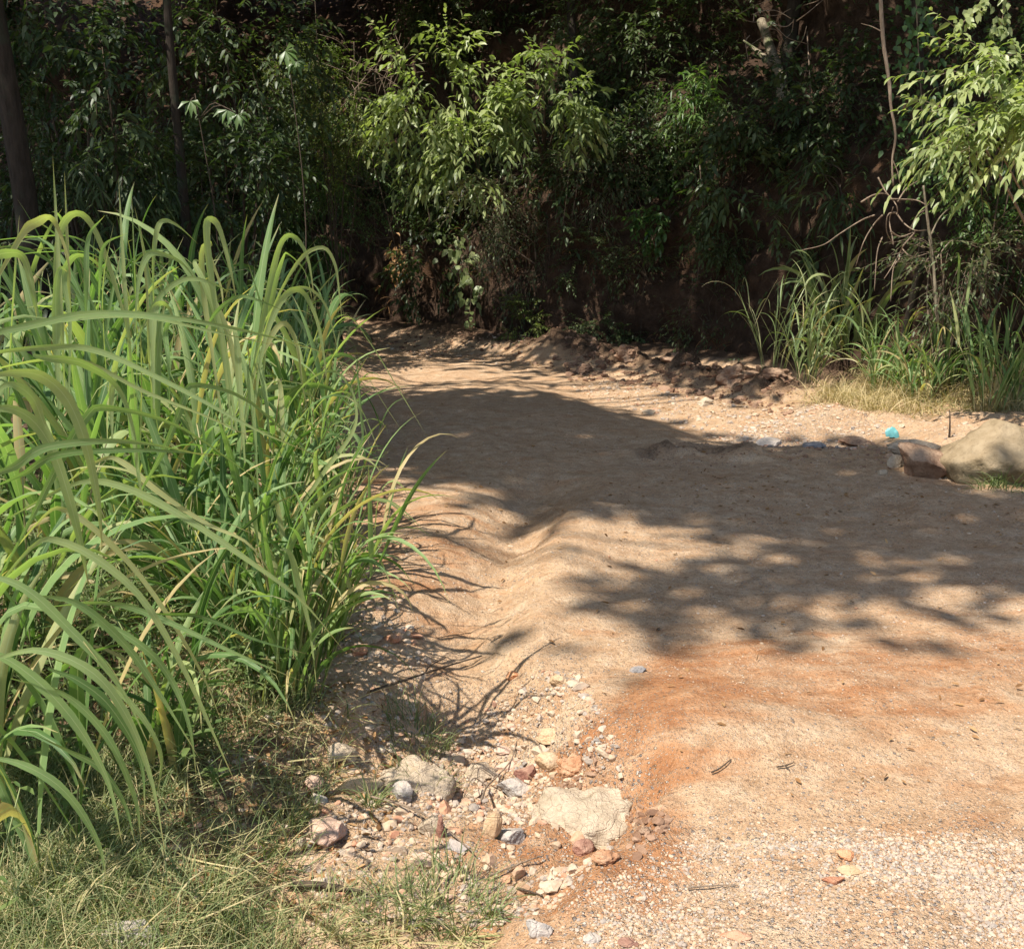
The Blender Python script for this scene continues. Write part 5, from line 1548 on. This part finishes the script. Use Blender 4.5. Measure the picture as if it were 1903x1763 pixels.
def scatter_stones(poly, n, s0, s1, rng, sub=0, vlo=0, vhi=1, nuc=None):
    x, y = poly_pts(poly, n, rng)
    if nuc is not None:
        ok = rng.uniform(size=len(x)) < sstep(-.4, .4, fbm(x * 3, y * 3, 0, nuc, 3) + .15)
        x, y = x[ok], y[ok]
    n = len(x)
    shapes = [rock_verts(sub, 900 + q, 9 if sub else 6, 0, (.32, .72) if sub else (.45, .85))[0] for q in range(14)]
    f = ICO[sub][1]
    S = np.stack(shapes)[rng.integers(0, 14, n)]
    size = (s0 * (s1 / s0) ** (rng.uniform(0, 1, n) ** 2.2))
    sc = size[:, None] * np.stack([rng.uniform(.7, 1.2, n), rng.uniform(.6, 1, n), rng.uniform(.4, .75, n)], -1) * .5
    S = S * sc[:, None]
    a = rng.uniform(0, 6.28, n); c, s = np.cos(a), np.sin(a)
    Sx = S[..., 0] * c[:, None] - S[..., 1] * s[:, None]; Sy = S[..., 0] * s[:, None] + S[..., 1] * c[:, None]
    z = terrain(x, y) + sc[:, 2] * .05
    Vv = np.stack([Sx + x[:, None], Sy + y[:, None], S[..., 2] + z[:, None]], -1)
    nv = Vv.shape[1]
    T = (np.arange(n)[:, None, None] * nv + f[None]).reshape(-1, 3)
    pv = np.zeros((n, nv, 3)); pv[..., 0] = rng.uniform(vlo, vhi, n)[:, None]
    mb.add(Vv.reshape(-1, 3), None, T, pv.reshape(-1, 3))


r2 = np.random.default_rng(42)
scatter_stones(GRAVEL[0], 15000, .004, .019, r2, 0, 0, .85, nuc=14)
scatter_stones(GL([(1250, 1560), (1700, 1580), (1903, 1640), (1903, 1763), (1560, 1763)]), 5500, .004, .018, r2, 0, 0, .45, nuc=17)
scatter_stones(GRAVEL[0], 4000, .004, .018, r2, 0)
scatter_stones(GRAVEL[0], 260, .015, .034, r2, 1, 0, .9, nuc=14)
scatter_stones(GRAVEL[1], 6500, .005, .034, r2, 0, nuc=4)
scatter_stones(GRAVEL[1], 900, .02, .055, r2, 1, nuc=4)
scatter_stones(GRAVEL[1], 150, .035, .085, r2, 1, .3, .95)
scatter_stones(GL([(620, 1090), (760, 1120), (860, 1230), (780, 1330), (640, 1330)]), 200, .015, .06, r2, 1, .2, 1)
scatter_stones(MIXED, 2200, .005, .04, r2, 0, nuc=24)
scatter_stones(GL([(860, 1240), (1080, 1235), (1120, 1330), (1000, 1350), (880, 1350)]), 260, .015, .055, r2, 1)
scatter_stones(GRAVEL[2], 1100, .015, .08, r2, 0, .1, 1)
scatter_stones(GL([(1060, 712), (1160, 745), (1330, 795), (1480, 800), (1480, 770), (1330, 750), (1150, 710)]), 900, .015, .09, r2, 0, .1, 1)
scatter_stones(GL([(600, 1080), (760, 1100), (800, 1300), (640, 1400), (560, 1300)]), 900, .008, .05, r2, 0)
scatter_stones(GL([(700, 640), (980, 655), (1000, 690), (760, 665)]), 260, .02, .08, r2, 0, .2, 1)
scatter_stones(GL([(1000, 1000), (1903, 1040), (1903, 1560), (1330, 1520), (1420, 1330), (1100, 1240), (900, 1200)]), 6000, .003, .012, r2, 0, .1, 1)
scatter_stones(GL([(1640, 800), (1800, 790), (1800, 900), (1640, 890)]), 120, .02, .08, r2, 0, .1, .9)
scatter_stones(GL([(700, 740), (1300, 790), (1903, 930), (1903, 1200), (1000, 1250), (700, 1000)]), 4200, .004, .026, r2, 0, .1, 1, nuc=66)
scatter_stones(GL([(860, 900), (1080, 920), (1000, 1120), (900, 1220), (780, 1150), (760, 1000)]), 900, .003, .02, r2, 0, .2, 1)
tag(mb.build('gravel', M['gravel'], smooth=False), 'mixed grey, white and orange gravel strewn over the road and washout', 'gravel', kind='stuff')

mb = MB()   # crumbs of earth on berm, bank foot and washout lip
scatter_stones(GL([(1040, 665), (1180, 680), (1380, 715), (1490, 750), (1470, 775), (1340, 750), (1180, 715), (1060, 705)]), 1100, .03, .16, r2, 1, 0, 1)
scatter_stones(GL([(1180, 830), (1300, 820), (1400, 838), (1390, 870), (1200, 866)]), 500, .006, .035, r2, 0, .4, 1)
scatter_stones(GL([(1040, 1360), (1090, 1370), (1220, 1470), (1250, 1530), (1180, 1590), (1170, 1540), (1190, 1480), (1060, 1400)]), 420, .01, .05, r2, 1, .3, 1)
scatter_stones(GL([(640, 625), (960, 648), (1050, 668), (1050, 690), (900, 668), (640, 645)]), 500, .03, .12, r2, 0, 0, 1)
scatter_stones(GL([(1400, 820), (1640, 820), (1700, 850), (1660, 880), (1400, 850)]), 400, .008, .07, r2, 1, .5, 1)
tag(mb.build('earth_rubble', M['clodbits'], smooth=False), 'crumbled brown earth along the berm and the lip of the washout', 'rubble', kind='stuff')


# --- sticks
def stick(label, pts, r, mat, branches=(), lift=.01):
    p3 = []
    for a, b in pts:
        g_ = GT(a, b); g_[2] += lift; p3.append(g_)
    c = catmull(p3, 24)
    mb = MB(); tube(mb, c, np.linspace(r, r * .55, 24), 7, jitter=.25)
    for bp in branches:
        q = []
        for i_, (a, b, dz) in enumerate(bp):
            g_ = GT(a, b); g_[2] += lift + dz; q.append(g_)
        cc = catmull(q, 12); tube(mb, cc, np.linspace(r * .7, r * .3, 12), 5)
    tag(mb.build('stick', M[mat], loc=p3[0]), label, 'stick', 'sticks on the ground')


stick('thick dead stick lying in the wispy grass at the bottom, left of centre', [(540, 1655), (590, 1655), (640, 1662), (680, 1668)], .011, 'darktwig', lift=.02)
stick('long thin dry twig crossing the lower washout', [(690, 1495), (760, 1515), (815, 1545), (880, 1600)], .004, 'twig', [[(760, 1515, 0), (780, 1535, .01), (790, 1560, 0)]], .03)
stick('branched twig arching over the stones in the middle of the washout', [(895, 1500), (905, 1475), (925, 1455), (950, 1425), (960, 1390)], .004, 'twig',
      [[(912, 1465, .02), (885, 1455, .03), (870, 1465, .0)], [(905, 1475, .0), (880, 1475, .03), (860, 1500, .0)], [(925, 1455, .02), (890, 1445, .03), (876, 1450, .02)]], .03)
stick('dark twig across the grass shadow at the road edge', [(690, 1288), (760, 1265), (820, 1245), (895, 1222)], .006, 'darktwig', [[(790, 1255, 0), (800, 1245, .01), (830, 1225, 0)]])
stick('short dark twig on the lip between the orange slope and the gravel', [(1322, 1440), (1338, 1432), (1358, 1416)], .0032, 'darktwig')
stick('small forked grey twig on the road in the lower right', [(1444, 1430), (1460, 1427), (1474, 1422)], .003, 'darktwig', [[(1458, 1427, 0), (1464, 1432, .0), (1468, 1437, 0)]])
stick('thin twig on the clay at the bottom centre', [(905, 1640), (980, 1610), (1010, 1600)], .003, 'twig', [], .02)
stick('short dark twig on the clay beside the bottom grass tuft', [(960, 1655), (985, 1662), (1008, 1670)], .004, 'darktwig')
stick('thin pale twig lying in the gravel at the lower right', [(1278, 1655), (1340, 1650), (1370, 1650)], .0025, 'twig')
stick('upright dark twig stub standing behind the boulder on the left', [(1765, 830), (1763, 800)], .014, 'darktwig', [[(1764, 815, 0), (1763, 812, .10), (1760, 812, .22)]], .0)

# --- turquoise scrap
b = GT(1657, 815)
nu, nv_ = 12, 10
uu, vv = np.meshgrid(np.linspace(-1, 1, nu), np.linspace(-1, 1, nv_))
rr = np.sqrt(np.maximum(uu ** 2, vv ** 2)) / (np.sqrt(uu ** 2 + vv ** 2) + 1e-6)
ux, uy = uu * rr, vv * rr
wob = 1 + .18 * vn(np.arctan2(uy, ux) * 1.5, 0, 0, 4)
pz = .05 + .045 * (1 - (ux ** 2 + uy ** 2)) + .018 * fbm(ux * 2, uy * 2, 0, 3, 3)
Pp = np.stack([ux * .055 * wob, uy * .05 * wob * .5, pz * .9 + uy * .035], -1)
top_, bot_ = Pp.reshape(-1, 3), (Pp - np.array([0, 0, .004])).reshape(-1, 3)
i_ = (np.arange(nv_ - 1)[:, None] * nu + np.arange(nu - 1)[None])
q_ = np.stack([i_, i_ + 1, i_ + nu + 1, i_ + nu], -1).reshape(-1, 4)
mb = MB(); mb.add(top_ + b, q_); mb.add(bot_ + b, q_[:, ::-1])
ring = np.concatenate([np.arange(nu), np.arange(1, nv_) * nu + nu - 1, (nv_ - 1) * nu + np.arange(nu - 2, -1, -1), np.arange(nv_ - 2, 0, -1) * nu])
k_ = nu * nv_
mb.add(np.vstack([top_, bot_]) + b, [[a, ring[(n_ + 1) % len(ring)], ring[(n_ + 1) % len(ring)] + k_, a + k_] for n_, a in enumerate(ring)])
tag(mb.build('plastic_scrap', M['plastic'], loc=b), 'crumpled turquoise plastic scrap on the gravel left of the boulder', 'litter')

# ------------------------------------------------------------------ camera, sun, sky
cam = bpy.data.cameras.new('camera')
cam.sensor_width = 36; cam.lens = 36 * F / 1903
cam.clip_start = .05; cam.clip_end = 300
co = bpy.data.objects.new('camera', cam); COL.objects.link(co)
co.location = (0, 0, CAMZ); co.rotation_euler = (math.pi / 2 - PITCH, 0, 0)
scene.camera = co

sun = bpy.data.lights.new('sun', 'SUN'); sun.energy = 5.0; sun.angle = math.radians(.55); sun.color = (1, .945, .86)
so = bpy.data.objects.new('sun', sun); COL.objects.link(so)
so.rotation_euler = Vector((-SD[0], -SD[1], -SD[2])).to_track_quat('-Z', 'Y').to_euler()

w = bpy.data.worlds.new('World'); scene.world = w; w.use_nodes = True
nt = w.node_tree; nt.nodes.clear()
sky = nt.nodes.new('ShaderNodeTexSky'); sky.sky_type = 'NISHITA'; sky.sun_disc = False
sky.sun_elevation = SUN_EL; sky.sun_rotation = math.atan2(SD[0], SD[1]) % (2 * math.pi)
bg = nt.nodes.new('ShaderNodeBackground'); bg.inputs[1].default_value = .125
ow = nt.nodes.new('ShaderNodeOutputWorld')
nt.links.new(sky.outputs[0], bg.inputs[0]); nt.links.new(bg.outputs[0], ow.inputs[0])

vs = scene.view_settings
vs.view_transform = 'Standard'; vs.look = 'None'; vs.gamma = 1; vs.use_curve_mapping = False; vs.exposure = .78
scene.cycles.max_bounces = 6
scene.cycles.diffuse_bounces = 4
scene.cycles.use_denoising = True
